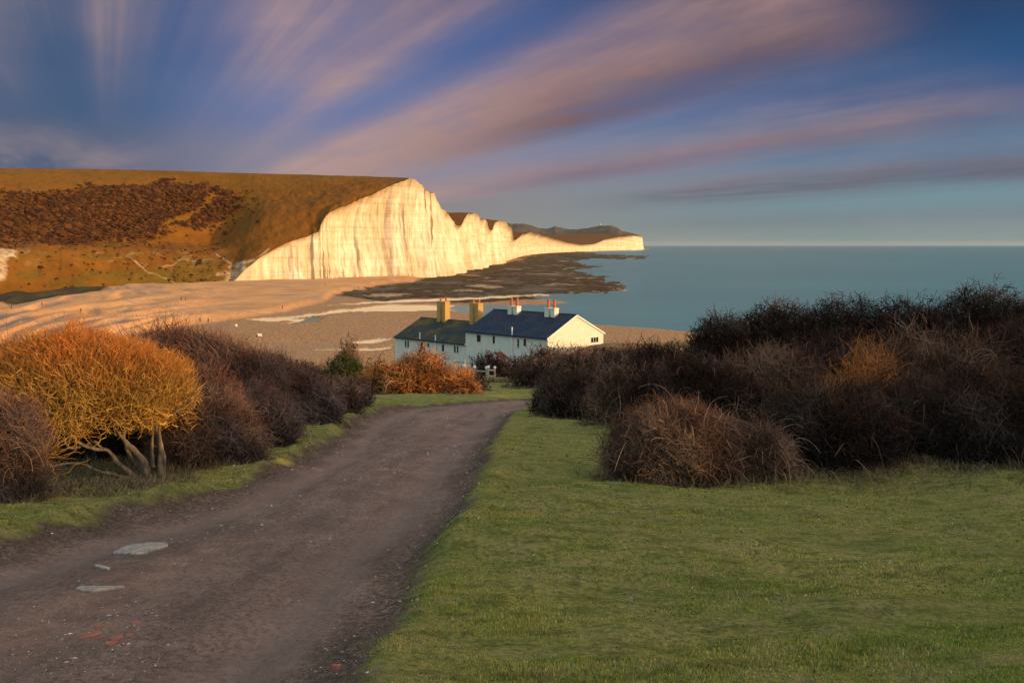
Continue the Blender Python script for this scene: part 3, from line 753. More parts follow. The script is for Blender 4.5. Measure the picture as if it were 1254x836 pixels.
M_wood = simple('weathered_wood', (.20, .17, .13), (.42, .37, .29), 9, stretch=(6, 6, 1))
def b_glass(t, b):
    b.inputs['Base Color'].default_value = (.012, .014, .018, 1); b.inputs['Roughness'].default_value = .08; b.inputs['Specular IOR Level'].default_value = .5
M_glass = material('dark_glass', b_glass)

AX, AY = 5.4, 150.0
def cottage(label, ox, oy, L, Wd, zb, ze, zr, roofm, wallm):
    root = empty('cottage', label, 'cottage', (ox, oy, 0), R(-45))
    w = MB()
    ft = 2.2
    w.face([(0, 0, zb-ft), (-L, 0, zb-ft), (-L, 0, ze), (0, 0, ze)]); w.face([(0, Wd, zb-ft), (-L, Wd, zb-ft), (-L, Wd, ze), (0, Wd, ze)])
    for x in (0, -L): w.face([(x, 0, zb-ft), (x, Wd, zb-ft), (x, Wd, ze), (x, Wd/2, zr), (x, 0, ze)])
    w.build('wall', wallm, root)
    r = MB(); ov = .30; k = (zr-ze)/(Wd/2); th = .14
    for sgn in (0, 1):
        y0 = -ov if sgn == 0 else Wd+ov; z0 = ze-k*ov
        a = [(.12, y0, z0+.06), (-L-.12, y0, z0+.06), (-L-.12, Wd/2, zr+.06), (.12, Wd/2, zr+.06)]
        c = [(p[0], p[1], p[2]+th) for p in a]
        r.face(a); r.face(c)
        for i in range(4): j = (i+1) % 4; r.face([a[i], a[j], c[j], c[i]])
    rf = r.build('roof', roofm, root)
    rt = MB(); rt.bar((.14, Wd/2, zr+.22), (-L-.14, Wd/2, zr+.22), .22, .12); rt.build('ridge_tiles', M_dark if roofm is M_slate else roofm, rf)
    gt = MB(); gt.bar((.1, -ov-.06, ze-k*ov+.03), (-L-.1, -ov-.06, ze-k*ov+.03), .12, .11); gt.build('gutter', M_dark, root)
    bb = MB(); bb.bar((.15, -ov, ze-k*ov+.08), (.15, Wd/2, zr+.08), .05, .22); bb.bar((.15, Wd+ov, ze-k*ov+.08), (.15, Wd/2, zr+.08), .05, .22); bb.build('bargeboard', M_frame, rf)
    return root
def window(root, l, z, w, h, gable=False, lights=2):
    d = .05
    fr = MB(); gl = MB(); fw = .05
    def B(m, a0, a1, z0, z1, p0, p1):
        if gable: m.box(p0, p1, a0, a1, z0, z1)
        else: m.box(a0, a1, -p1, -p0, z0, z1)
    a = (l-w/2, l+w/2) if gable else (-l-w/2, -l+w/2)
    B(fr, a[0]-fw, a[1]+fw, z+h/2, z+h/2+fw, .004, d); B(fr, a[0]-fw-.04, a[1]+fw+.04, z-h/2-fw-.02, z-h/2, .004, d+.04)
    B(fr, a[0]-fw, a[0], z-h/2, z+h/2, .004, d); B(fr, a[1], a[1]+fw, z-h/2, z+h/2, .004, d)
    for i in range(1, lights):
        x = a[0]+(a[1]-a[0])*i/lights; ww = .10 if not gable else .03
        B(fr, x-ww, x+ww, z-h/2, z+h/2, .004, d-.006)
    f = fr.build('window', M_frame, root); B(gl, a[0], a[1], z-h/2, z+h/2, .006, .016); gl.build('pane', M_glass, f)
def chimney(root, x, y, zb, zt, wx, wy, gap, mat, ph, pr):
    st = MB()
    for s in (-1, 1):
        cx = x+s*gap/2
        st.box(cx-wx/2, cx+wx/2, y-wy/2, y+wy/2, zb, zt); st.box(cx-wx/2-.05, cx+wx/2+.05, y-wy/2-.05, y+wy/2+.05, zt-.22, zt-.08)
    s_ = st.build('chimney', mat, root)
    for s in (-1, 1):
        cx = x+s*gap/2; p = MB()
        p.lathe(cx, y, [(pr*1.25, zt), (pr*1.25, zt+.08), (pr, zt+.12), (pr*.85, zt+ph*.86), (pr*1.2, zt+ph*.9), (pr*1.2, zt+ph*.97), (pr*.8, zt+ph)])
        p.build('chimney_pot', M_pot, s_, smooth=False)
def pipe(root, l, z0, z1):
    p = MB(); p.lathe(-l, -.18, [(.09, z0), (.09, z1-.12), (.14, z1-.12), (.14, z1)], 10); p.build('flue_pipe', M_pipe, root)
def porch(root, l, zb, zt, w, roofm):
    d = 1.5; h = .75; e = zt-h
    wl = MB(); wl.box(-l-w/2+.15, -l+w/2-.15, -d+.1, -.004, zb-1.5, e); wl.face([(-l-w/2+.15, -d+.1, e), (-l+w/2-.15, -d+.1, e), (-l, -d+.1, zt-.08)])
    po = wl.build('porch', M_white, root)
    rf = MB()
    for s in (-1, 1):
        a = [(-l+s*w/2, -d, e-.05), (-l+s*w/2, -.006, e-.05), (-l, -.006, zt), (-l, -d, zt)]; c = [(p[0], p[1], p[2]+.09) for p in a]
        rf.face(a); rf.face(c)
        for i in range(4): j = (i+1) % 4; rf.face([a[i], a[j], c[j], c[i]])
    rf.build('porch_roof', roofm, po)
    dr = MB(); dr.box(-l-.42, -l+.42, -d+.06, -d+.096, zb-1.0, zb+1.05); dr.build('door', M_dark, po)
L1, W1 = 18.4, 13.0
c1 = cottage('white cottage with a blue slate roof, white chimneys and a sunlit gable end', AX, AY, L1, W1, 8.4, 13.9, 17.0, M_slate, M_white)
window(c1, 15.2, 12.95, .95, 1.15, lights=1); window(c1, 11.7, 12.95, .55, 1.2, lights=1); window(c1, 4.8, 13.0, .6, 1.1, lights=1); window(c1, 6.25, 12.8, .4, 1.3, lights=1)
window(c1, 10.85, 13.0, 1.8, .8, gable=True, lights=3)
window(c1, 13.2, 10.0, 1.0, 1.1, lights=2)
pipe(c1, 7.46, 8.0, 15.2); porch(c1, 10.0, 8.4, 11.1, 3.2, M_red)
chimney(c1, -12.9, W1/2-.7, 15.5, 18.05, .85, 1.0, 1.3, M_white, 1.30, .23); chimney(c1, -4.6, W1/2-.7, 15.5, 18.1, .85, 1.0, 1.3, M_white, 1.30, .23)
bx, by = AX-.7071*L1, AY+.7071*L1
L2, W2 = 18.4, 12.0
c2 = cottage('lower white cottage with a mossy grey roof and two tall ochre chimneys', bx-.03, by+.03, L2, W2, 6.6, 11.75, 14.7, M_mossy, M_white)
for l, w, h, z, n in ((2.2, 1.15, 1.15, 10.75, 2), (5.5, .6, 1.15, 10.75, 1), (9.3, .5, .55, 10.95, 1), (11.0, .6, 1.15, 10.7, 1), (15.1, 1.15, 1.15, 10.75, 2)): window(c2, l, z, w, h, lights=n)
pipe(c2, 7.3, 7.0, 12.75); pipe(c2, 11.4, 7.0, 12.95); porch(c2, 9.7, 6.6, 9.0, 2.6, M_mossy)
chimney(c2, -12.0, W2/2-.3, 13.2, 18.1, .78, 1.15, 1.42, M_ochre, .62, .19); chimney(c2, -3.5, W2/2-.3, 13.2, 18.15, .78, 1.15, 1.42, M_ochre, .62, .19)

# ------------------------------------------------------------------ fences and gate by the cottages
def gz(x, y): return float(ground_z(np.array([x]), np.array([y]))[0])
def fence(label, pts, h, rails, cap=False, name='wooden_fence', cat='fence', group=None):
    pts = [(x, y, gz(x, y)) for x, y in pts]
    o = pts[0]; root = empty(name, label, cat, o, group=group)
    for x, y, z in pts:
        p = MB(); p.box(x-o[0]-.07, x-o[0]+.07, y-o[1]-.07, y-o[1]+.07, z-o[2]-.35, z-o[2]+h)
        q = p.build('post', M_wood, root, .01)
        if cap:
            c = MB(); c.lathe(x-o[0], y-o[1], [(.05, z-o[2]+h), (.10, z-o[2]+h+.05), (.12, z-o[2]+h+.13), (.09, z-o[2]+h+.21), (.02, z-o[2]+h+.25)], 10); c.build('finial', M_frame, q, smooth=True)
    for (a, b) in zip(pts[:-1], pts[1:]):
        for r in rails:
            m = MB(); m.bar((a[0]-o[0], a[1]-o[1]-.09, a[2]-o[2]+r), (b[0]-o[0], b[1]-o[1]-.09, b[2]-o[2]+r), .04, .11); m.build('rail', M_wood, root)
    return root
fence('pale wooden kissing gate frame with three bars and a ball-topped post', [(-1.80, 75.8), (-1.35, 78.2)], 1.15, (.2, .62, 1.08), True, 'wooden_gate', 'gate')
fence('two-rail wooden fence running left from the kissing gate', [(-3.7, 77.5), (-2.9, 77.0), (-1.95, 76.2)], 1.12, (.55, .98), True)
fence('short panel of wooden rails beside the sunlit orange brambles', [(-4.75, 83), (-3.9, 82.2)], 1.75, (.55, 1.0, 1.5), False)
fence('row of low dark timber posts on the shingle beyond the hedge', [(px2w(p, 437, 176)[0], 176) for p in (352, 357, 362, 367, 372, 377, 382)], .85, (.6,), False)

# ------------------------------------------------------------------ things on the beach
def beachpt(px, py, z=0.9):
    D = (EYE-z)*F/(py-300); return (px-627)/F*D, D
def ray_to_beach(x, y):
    dg = bpy.context.evaluated_depsgraph_get(); h = S.ray_cast(dg, (x, y, 300), (0, 0, -1)); return h[1].z if h[0] else .5
def b_skin(t, b): b.inputs['Base Color'].default_value = (.35, .19, .13, 1)
M_skin = material('skin', b_skin)
CL = [simple('coat_dark', (.015, .015, .02), (.03, .03, .035)), simple('coat_red', (.16, .03, .025), (.22, .05, .04)), simple('coat_blue', (.02, .03, .07), (.03, .05, .10)), simple('coat_tan', (.2, .13, .08), (.27, .18, .11))]
M_hair = simple('hair', (.02, .013, .01), (.04, .028, .02))
def person(px, py, coat, label, face, stride, size=1.72):
    x, y = beachpt(px, py); 
    for _ in range(3):
        z = ray_to_beach(x, y); x, y = beachpt(px, py, z)
    o = bpy.data.meshes.new('person'); s = size/1.75
    J = [(0, 0, .95), (0, 0, 1.12), (0, .0, 1.32), (0, 0, 1.46), (0, 0, 1.53), (0, .015, 1.66), (0, .01, 1.74),
         (.17, 0, 1.40), (.23, -.05*stride*4, 1.14), (.22, .12*stride*2, .90), (-.17, 0, 1.40), (-.23, .05*stride*4, 1.14), (-.22, -.10*stride*2, .90),
         (.10, 0, .88), (.10, .22*stride, .48), (.10, .20*stride-.06, .07), (.10, .2*stride+.12, .03), (-.10, 0, .88), (-.10, -.18*stride, .48), (-.10, -.34*stride, .08), (-.10, -.34*stride+.14, .03)]
    E = [(0, 1), (1, 2), (2, 3), (3, 4), (4, 5), (5, 6), (3, 7), (7, 8), (8, 9), (3, 10), (10, 11), (11, 12), (0, 13), (13, 14), (14, 15), (15, 16), (0, 17), (17, 18), (18, 19), (19, 20)]
    r = [.15, .14, .16, .10, .055, .10, .07, .075, .055, .035, .075, .055, .035, .10, .07, .045, .04, .10, .07, .045, .04]
    o.from_pydata([(a*s, b*s, c*s) for a, b, c in J], E, [])
    ob = bpy.data.objects.new('person', o); C.objects.link(ob)
    m = ob.modifiers.new('skin', 'SKIN'); sv = o.skin_vertices[0].data if o.skin_vertices else None
    if sv is None:
        bpy.context.view_layer.objects.active = ob; ob.select_set(True); bpy.ops.mesh.customdata_skin_add(); sv = o.skin_vertices[0].data
    for v, rr in zip(sv, r): v.radius = (rr*s, rr*s)
    sv[0].use_root = True
    ob.modifiers.new('sub', 'SUBSURF').levels = 1; ob.modifiers['sub'].render_levels = 1
    o.materials.append(CL[coat])
    ob.location = (x, y, z); ob.rotation_euler = (0, 0, face)
    tag(ob, label, 'person', 'walkers on the beach')
    hd = MB(); hd.lathe(0, .01*s, [(.05*s, 1.52*s), (.10*s, 1.60*s), (.112*s, 1.68*s), (.10*s, 1.75*s), (.04*s, 1.79*s)], 10)
    hd.build('hair', M_hair, ob, smooth=True)
person(99, 383, 0, 'person in dark clothes walking alone midway across the shingle bank', 1.2, 1)
person(14, 379, 0, 'person in dark clothes at the far left by the dark strip of grass', -1.0, .6)
person(51.5, 375, 1, 'person in a reddish coat near the top of the shingle bank', .4, .8)
person(68, 394, 3, 'left one of two brownish figures just above the lit treetops', 2.0, .9)
person(74, 395, 3, 'right one of two brownish figures just above the lit treetops', 2.2, .7)
person(222, 368.5, 2, 'person in blue standing in the long trough of the shingle', 1.0, .5)
person(227, 369, 1, 'person in red beside the one in blue on the shingle', 1.4, .8)
person(245, 395, 0, 'person in black above the crest of the dark hedge', 2.6, .9)
person(255, 395.5, 2, 'tall person in dark blue above the crest of the dark hedge', -.4, .4, 1.85)
person(346, 379, 1, 'person in a maroon coat at the edge of the wet sand', 1.9, 1)
person(398, 350.5, 1, 'person in red on the sand close under the white cliff', .9, .9)
person(439, 354.5, 0, 'person in black on the sand left of the seaweed rocks', 1.5, .7)
person(473, 351.5, 3, 'person in tan close to the rocks below the cliff', 1.2, .7)
# white board on a post, and a pale float
x, y = beachpt(318, 411.5); z = ray_to_beach(x, y)
sg = empty('beach_sign', 'small white board on a dark post on the shingle', 'sign', (x, y, z), .15)
m = MB(); m.box(-.85, -.70, -.05, .05, -.4, .75); m.box(-1.0, -.55, -.08, .08, .0, .55); m.build('post', M_dark, sg)
m = MB(); m.box(-.66, .66, -.04, .04, .28, 1.02); m.box(-.5, -.42, -.03, .03, -.3, .28); m.box(.42, .5, -.03, .03, -.3, .28); m.build('board', M_frame, sg, .02)
x, y = beachpt(289, 399); z = ray_to_beach(x, y)
m = MB(); m.lathe(0, 0, [(.12, -.1), (.40, .05), (.52, .32), (.45, .62), (.25, .8), (.08, .86), (.08, .96)], 14)
b_ = m.build('buoy', simple('cream_plastic', (.6, .5, .36), (.7, .6, .45)), None, smooth=True); b_.location = (x, y, z)
tag(b_, 'round cream float lying on the shingle', 'buoy')
# lighthouse on the far headland
lx, ly, lz = px2w(735, 277, 6560)
lh = empty('lighthouse', 'tiny pale lighthouse standing on the far dark headland', 'lighthouse', (lx, ly, lz-4))
m = MB(); m.lathe(0, 0, [(7.5, -6), (6.5, 3), (5.5, 13)], 14); m.build('tower', M_ochre, lh)
m = MB(); m.lathe(0, 0, [(6.2, 13), (6.2, 14), (3.5, 14), (3.5, 17), (4, 17.4), (.5, 19.5)], 14); m.build('lantern', M_frame, lh)

# ------------------------------------------------------------------ stones on the track
def slab(px, py, wx, wy, hgt, mat, label, name, cat, seed, rz=0, n=7, group=None, trk=True):
    rng = np.random.default_rng(seed)
    D = 1950/(py-443); x = (px-627)/F*D
    for _ in range(6):
        z = gz(x, D); D = (EYE-z)*F/(py-300); x = (px-627)/F*D
    m = MB(); th = np.sort(rng.uniform(0, 2*np.pi, n)); th = np.linspace(0, 2*np.pi, n, endpoint=False)+rng.uniform(-.25, .25, n)
    rr = rng.uniform(.6, 1.25, n)
    ring = [(np.cos(a)*r_*wx/2, np.sin(a)*r_*wy/2) for a, r_ in zip(th, rr)]
    lo = [(a, b, -.05) for a, b in ring]; mi = [(a, b, hgt*.55) for a, b in ring]; up = [(a*.86, b*.86, hgt*rng.uniform(.8, 1.1)) for a, b in ring]
    k = n
    m.v = lo+mi+up+[(0, 0, hgt*1.02)]
    for a in range(2):
        for i in range(k): m.f.append((a*k+i, a*k+(i+1) % k, (a+1)*k+(i+1) % k, (a+1)*k+i))
    for i in range(k): m.f.append((2*k+i, 2*k+(i+1) % k, 3*k))
    m.f.append(tuple(reversed(range(k))))
    o = m.build(name, mat); o.location = (x, D, gz(x, D)); o.rotation_euler = (-.10, 0, rz)
    tag(o, label, cat, group); return o
M_slab = simple('pale_concrete', (.12, .10, .085), (.30, .265, .225), 16, bump=.5)
M_brick = simple('broken_brick', (.17, .06, .042), (.26, .10, .065), 20, bump=.6)
def flat_stone(pts, hgt, label, seed):
    W2 = []
    for px, py in pts:
        D = 1950/(py-443)
        for _ in range(8): D = (EYE-gz((px-627)/F*D, D))*F/(py-300)
        W2.append(((px-627)/F*D, D))
    cx = sum(p[0] for p in W2)/len(W2); cy = sum(p[1] for p in W2)/len(W2); m = MB(); n = len(W2)
    zs = [gz(*p) for p in W2]; z0 = gz(cx, cy); A_ = np.stack([[p[0]-cx for p in W2], [p[1]-cy for p in W2], np.ones(n)], 1); co_ = np.linalg.lstsq(A_, np.array(zs)-z0, rcond=None)[0]
    pl = lambda x, y: co_[0]*x+co_[1]*y+co_[2]
    r = [(p[0]-cx, p[1]-cy) for p in W2]
    m.v = [(a, b, pl(a, b)-.05) for a, b in r]+[(a, b, pl(a, b)+hgt*.6) for a, b in r]+[(a*.96, b*.96, pl(a, b)+hgt) for a, b in r]
    for k in range(2):
        for i in range(n): m.f.append((k*n+i, k*n+(i+1) % n, (k+1)*n+(i+1) % n, (k+1)*n+i))
    m.f.append(tuple(2*n+i for i in range(n)))
    o = m.build('stone_slab', M_slab); o.location = (cx, cy, z0); tag(o, label, 'stone', 'pale stones bedded in the track')
flat_stone([(137, 678.5), (147, 673), (156, 669), (174, 666), (189, 664.5), (205, 666), (206, 669.5), (199, 672), (188, 674), (180, 678), (166, 679.5), (150, 679.5)], .022, 'largest pale slab bedded in the track, roughly oblong', 1)
flat_stone([(114, 693.5), (120, 692), (129, 694), (135, 697), (131, 698.5), (124, 697)], .016, 'smallest pale stone lying between the two slabs in the track', 2)
flat_stone([(92, 722), (98, 719.5), (120, 718.6), (150, 718.2), (153, 719.6), (136, 722), (122, 724.5), (104, 725)], .014, 'narrow pale slab in the track nearest the camera', 3)
for i, (a, b, s, l) in enumerate([(412, 820, .055, 'bright orange brick lump at the right edge of the track'), (109, 779, .085, 'flat orange-red brick piece, leftmost of the scattered rubble'), (142, 782, .08, 'red brick piece in the middle of the rubble'),
        (158, 777, .05, 'small red brick chip at the right of the rubble'), (167, 764, .06, 'red brick chip farthest up the track in the rubble'), (120, 766, .05, 'thin pinkish brick chip above the other rubble'), (135, 788, .06, 'red brick shard lowest in the rubble')]):
    slab(a, b, s*1.5, s, s*(.55 if i == 0 else .16), M_brick, l, 'brick_fragment', 'brick', 20+i, i*.7, 7, group='brick rubble on the track')
for i, (a, b, s, l) in enumerate([(772, 733, .03, 'white pebble on the turf in the lower middle'), (511, 735, .035, 'cream pebble on the turf just right of the track'), (953, 728, .03, 'pale pebble on the turf left of a grassy hollow'), (1112, 697, .03, 'white pebble lying on the turf in the middle right'),
        (1224, 700, .032, 'white pebble on the turf near the right edge'), (355, 533, .10, 'white stone on the left verge beside the track'), (400, 531, .08, 'pale stone in the grass beyond the white one')]):
    slab(a, b, s*1.1, s*.8, s*.4, M_slab, l, 'pebble', 'stone', 40+i, i, 6)
# gravel: nobody could count it
def gravel():
    rng = np.random.default_rng(12); n = 60000
    px = rng.uniform(-40, 700, n); py = 443+10**rng.uniform(np.log10(40), np.log10(400), n)
    D = 1950/(py-443); x = (px-627)/F*D; td = track_d(x, D)+edge_noise(x, D)
    cl = fbm(x/.9, D/1.6, 3, 201)+.6*np.exp(-((td+.10)/.22)**2)+.25*np.exp(-((td+1.9)/.3)**2)
    cl = cl+.7*np.exp(-(((px-90)/110)**2+((py-790)/38)**2))+.3*np.exp(-(((px-200)/90)**2+((py-690)/22)**2))
    k = (td < .05) & (cl > rng.uniform(-.25, .5, n)); x, D = x[k], D[k]; n = len(x)
    s = np.clip(rng.lognormal(-5.35, .55, n), .0022, .022)*np.clip(D/9, .8, 2.2)
    nc = n//9; kk = rng.choice(n, nc, replace=False); tn = rng.random(n)
    tdd = track_d(x, D)+edge_noise(x, D); lump = (tdd > -.16) & (rng.random(n) < .35); s[lump] *= rng.uniform(1.5, 3.2, lump.sum()); tn[lump] *= .35
    b = np.array([(1, 0, 0), (0, 1, 0), (-1, 0, 0), (0, -1, 0), (.1, .1, .7), (0, 0, -.5)])
    a = rng.uniform(0, 6.28, n); c_, s_ = np.cos(a), np.sin(a)
    P0 = b[None]*(1+rng.normal(0, .2, (n, 6, 1)))*s[:, None, None]*np.stack([np.ones(n), rng.uniform(.5, .9, n), rng.uniform(.4, .8, n)], 1)[:, None]
    V3 = np.stack([P0[..., 0]*c_[:, None]-P0[..., 1]*s_[:, None], P0[..., 0]*s_[:, None]+P0[..., 1]*c_[:, None], P0[..., 2]], -1)
    V3 += np.stack([x, D, ground_z(x, D)], 1)[:, None]
    f = np.array([(0, 1, 4), (1, 2, 4), (2, 3, 4), (3, 0, 4), (1, 0, 5), (2, 1, 5), (3, 2, 5), (0, 3, 5)])
    f = (f[None]+(np.arange(n)*6)[:, None, None]).reshape(-1, 3)
    def bm_(t, b):
        c, _ = t.ramp(t.attr('tint'), [(0, (.05, .04, .035)), (.45, (.12, .085, .07)), (.80, (.23, .18, .155)), (.94, (.36, .31, .27)), (1, (.5, .46, .41))])
        t.put(b.inputs['Base Color'], c)
    stuff(mesh_np('gravel', V3.reshape(-1, 3), f, material('gravel_mat', bm_), attrs={'tint': np.repeat(tn, 6)}, smooth=False), 'loose gravel and chalk chips scattered over the track', 'gravel')
gravel()

# withered leaves and droppings flecked over the turf
def flecks():
    rng = np.random.default_rng(31); n = 15000
    px = rng.uniform(-30, 1300, n); py = 443+10**rng.uniform(np.log10(75), np.log10(400), n); D = 1950/(py-443); x = (px-627)/F*D
    td = track_d(x, D)+edge_noise(x, D); k = (td > .02) & (fbm(x/1.2, D/1.2, 3, 401)+.5*np.exp(-td/.3) > rng.uniform(-.35, .55, n)); x, D = x[k], D[k]; n = len(x)
    s = rng.uniform(.004, .014, n)*np.clip(D/8, .8, 2); z = ground_z(x, D)+rng.uniform(.004, .02, n)
    r1 = rng.normal(0, 1, (n, 3))*[1, 1, .35]; r1 /= np.linalg.norm(r1, axis=1, keepdims=True); r2 = np.cross(r1, rng.normal(0, .3, (n, 3))+[0, 0, 1]); r2 /= np.linalg.norm(r2, axis=1, keepdims=True)
    q = np.stack([x, D, z], 1); S_ = s[:, None]
    V3 = np.stack([q-r1*S_, q+r2*S_*.6+[0, 0, .003], q+r1*S_, q-r2*S_*.6+[0, 0, .003]], 1).reshape(-1, 3)
    m = material('fleck_mat', lambda t, b: t.put(b.inputs['Base Color'], t.ramp(t.attr('tint'), [(0, (.02, .015, .01)), (.6, (.06, .04, .025)), (.85, (.17, .11, .06)), (.97, (.3, .22, .14)), (1, (.6, .56, .48))])[0]))
    stuff(mesh_np('dead_leaves', V3, (np.arange(n)*4)[:, None]+np.arange(4)[None], m, attrs={'tint': np.repeat(rng.random(n), 4)}, smooth=False), 'dead leaves and dark crumbs flecked over the turf', 'leaf litter')
flecks()
# ================================================================== BUSHES AND TREES
def twig_mat(name, stops, tips=None, tipk=.6):
    def f(t, b):
        c, _ = t.ramp(t.attr('tint'), stops)
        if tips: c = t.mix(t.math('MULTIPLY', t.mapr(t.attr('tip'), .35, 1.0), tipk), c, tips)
        t.put(b.inputs['Base Color'], c); b.inputs['Roughness'].default_value = .85
    return material(name, f)
MT = {
 'purple': twig_mat('bare_twigs', [(0, (.032, .024, .022)), (.4, (.072, .056, .053)), (.75, (.11, .084, .078)), (1, (.17, .13, .11))], (.27, .095, .045), .8),  # reddish tips, raised in colour to paint in the sunlit crest
 'dark': twig_mat('dark_twigs', [(0, (.008, .007, .007)), (.5, (.020, .016, .015)), (.8, (.042, .032, .028)), (1, (.085, .065, .055))], (.13, .055, .03), .7),  # tip colour raised to paint rusty light on the skyline crests
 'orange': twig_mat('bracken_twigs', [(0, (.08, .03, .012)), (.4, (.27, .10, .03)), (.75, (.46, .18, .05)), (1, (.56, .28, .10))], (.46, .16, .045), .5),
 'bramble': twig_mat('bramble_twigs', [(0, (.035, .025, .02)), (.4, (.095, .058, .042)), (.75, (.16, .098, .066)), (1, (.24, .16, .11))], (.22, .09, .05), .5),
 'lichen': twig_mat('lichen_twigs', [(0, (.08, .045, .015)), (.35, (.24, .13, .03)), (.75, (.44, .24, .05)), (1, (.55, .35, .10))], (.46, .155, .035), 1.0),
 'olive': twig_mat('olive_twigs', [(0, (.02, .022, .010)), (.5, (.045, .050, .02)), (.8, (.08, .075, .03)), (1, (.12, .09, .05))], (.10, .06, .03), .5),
}
MT['cane'] = twig_mat('canes', [(0, (.07, .04, .03)), (.6, (.17, .095, .062)), (1, (.38, .24, .16))])
MT['litter'] = twig_mat('dead_leaves', [(0, (.008, .007, .006)), (.5, (.018, .014, .012)), (.85, (.04, .028, .02)), (1, (.022, .028, .012))])
MT['greenleaf'] = twig_mat('green_leaves', [(0, (.018, .03, .010)), (.5, (.035, .06, .018)), (1, (.07, .10, .03))])
M_bark = simple('hawthorn_bark', (.055, .042, .03), (.22, .17, .115), 14, bump=.9, bd=.02, stretch=(1, 1, .4))

def grow(rng, P0, d0, L, K, wander, bend):
    n = len(P0); P = np.zeros((n, K+1, 3)); P[:, 0] = P0; d = d0.copy(); st = (L/K)[:, None]
    for k in range(K):
        d = d+rng.normal(0, wander, (n, 3))+np.asarray(bend)/K
        d /= np.linalg.norm(d, axis=1, keepdims=True)+1e-9
        P[:, k+1] = P[:, k]+d*st
    return P
def dome(rng, n, rx, ry, rz, s0, s1, seed, lump=.22):
    """points in the shell of a lumpy dome; returns points and outward normals"""
    a = rng.uniform(0, 2*np.pi, n); h = rng.uniform(0.0, 1, n)**.85
    r = (1-h**2.9)**.5*(.9+.1*np.minimum(h*5, 1))
    lm = 1+lump*(fbm(a*2.2+h*1.1, h*3.0+a*.35, 4, seed, .6)*2.2)
    e = 1.0
    s = rng.uniform(s0, s1, n)*lm
    q = np.stack([np.cos(a)*r*rx, np.sin(a)*r*ry, h*rz], 1)
    nrm = np.stack([np.cos(a)*r/rx, np.sin(a)*r/ry, .9*h/rz], 1); nrm /= np.linalg.norm(nrm, axis=1, keepdims=True)+1e-9
    q[:, :2] *= s[:, None]; q[:, 2] *= .12+.88*np.clip(s, 0, 1.3)
    return q, nrm
GROUND = lambda x, y: ground_z(np.atleast_1d(x), np.atleast_1d(y))
FOOT = []
def locate(cx, ybase, D=None):
    if D is None:
        D = 1950/(ybase-443)
        for _ in range(8):
            z = gz((cx-627)/F*D, D); D = D*.5+.5*(EYE-z)*F/(ybase-300)
    x = (cx-627)/F*D
    return x, D, gz(x, D)
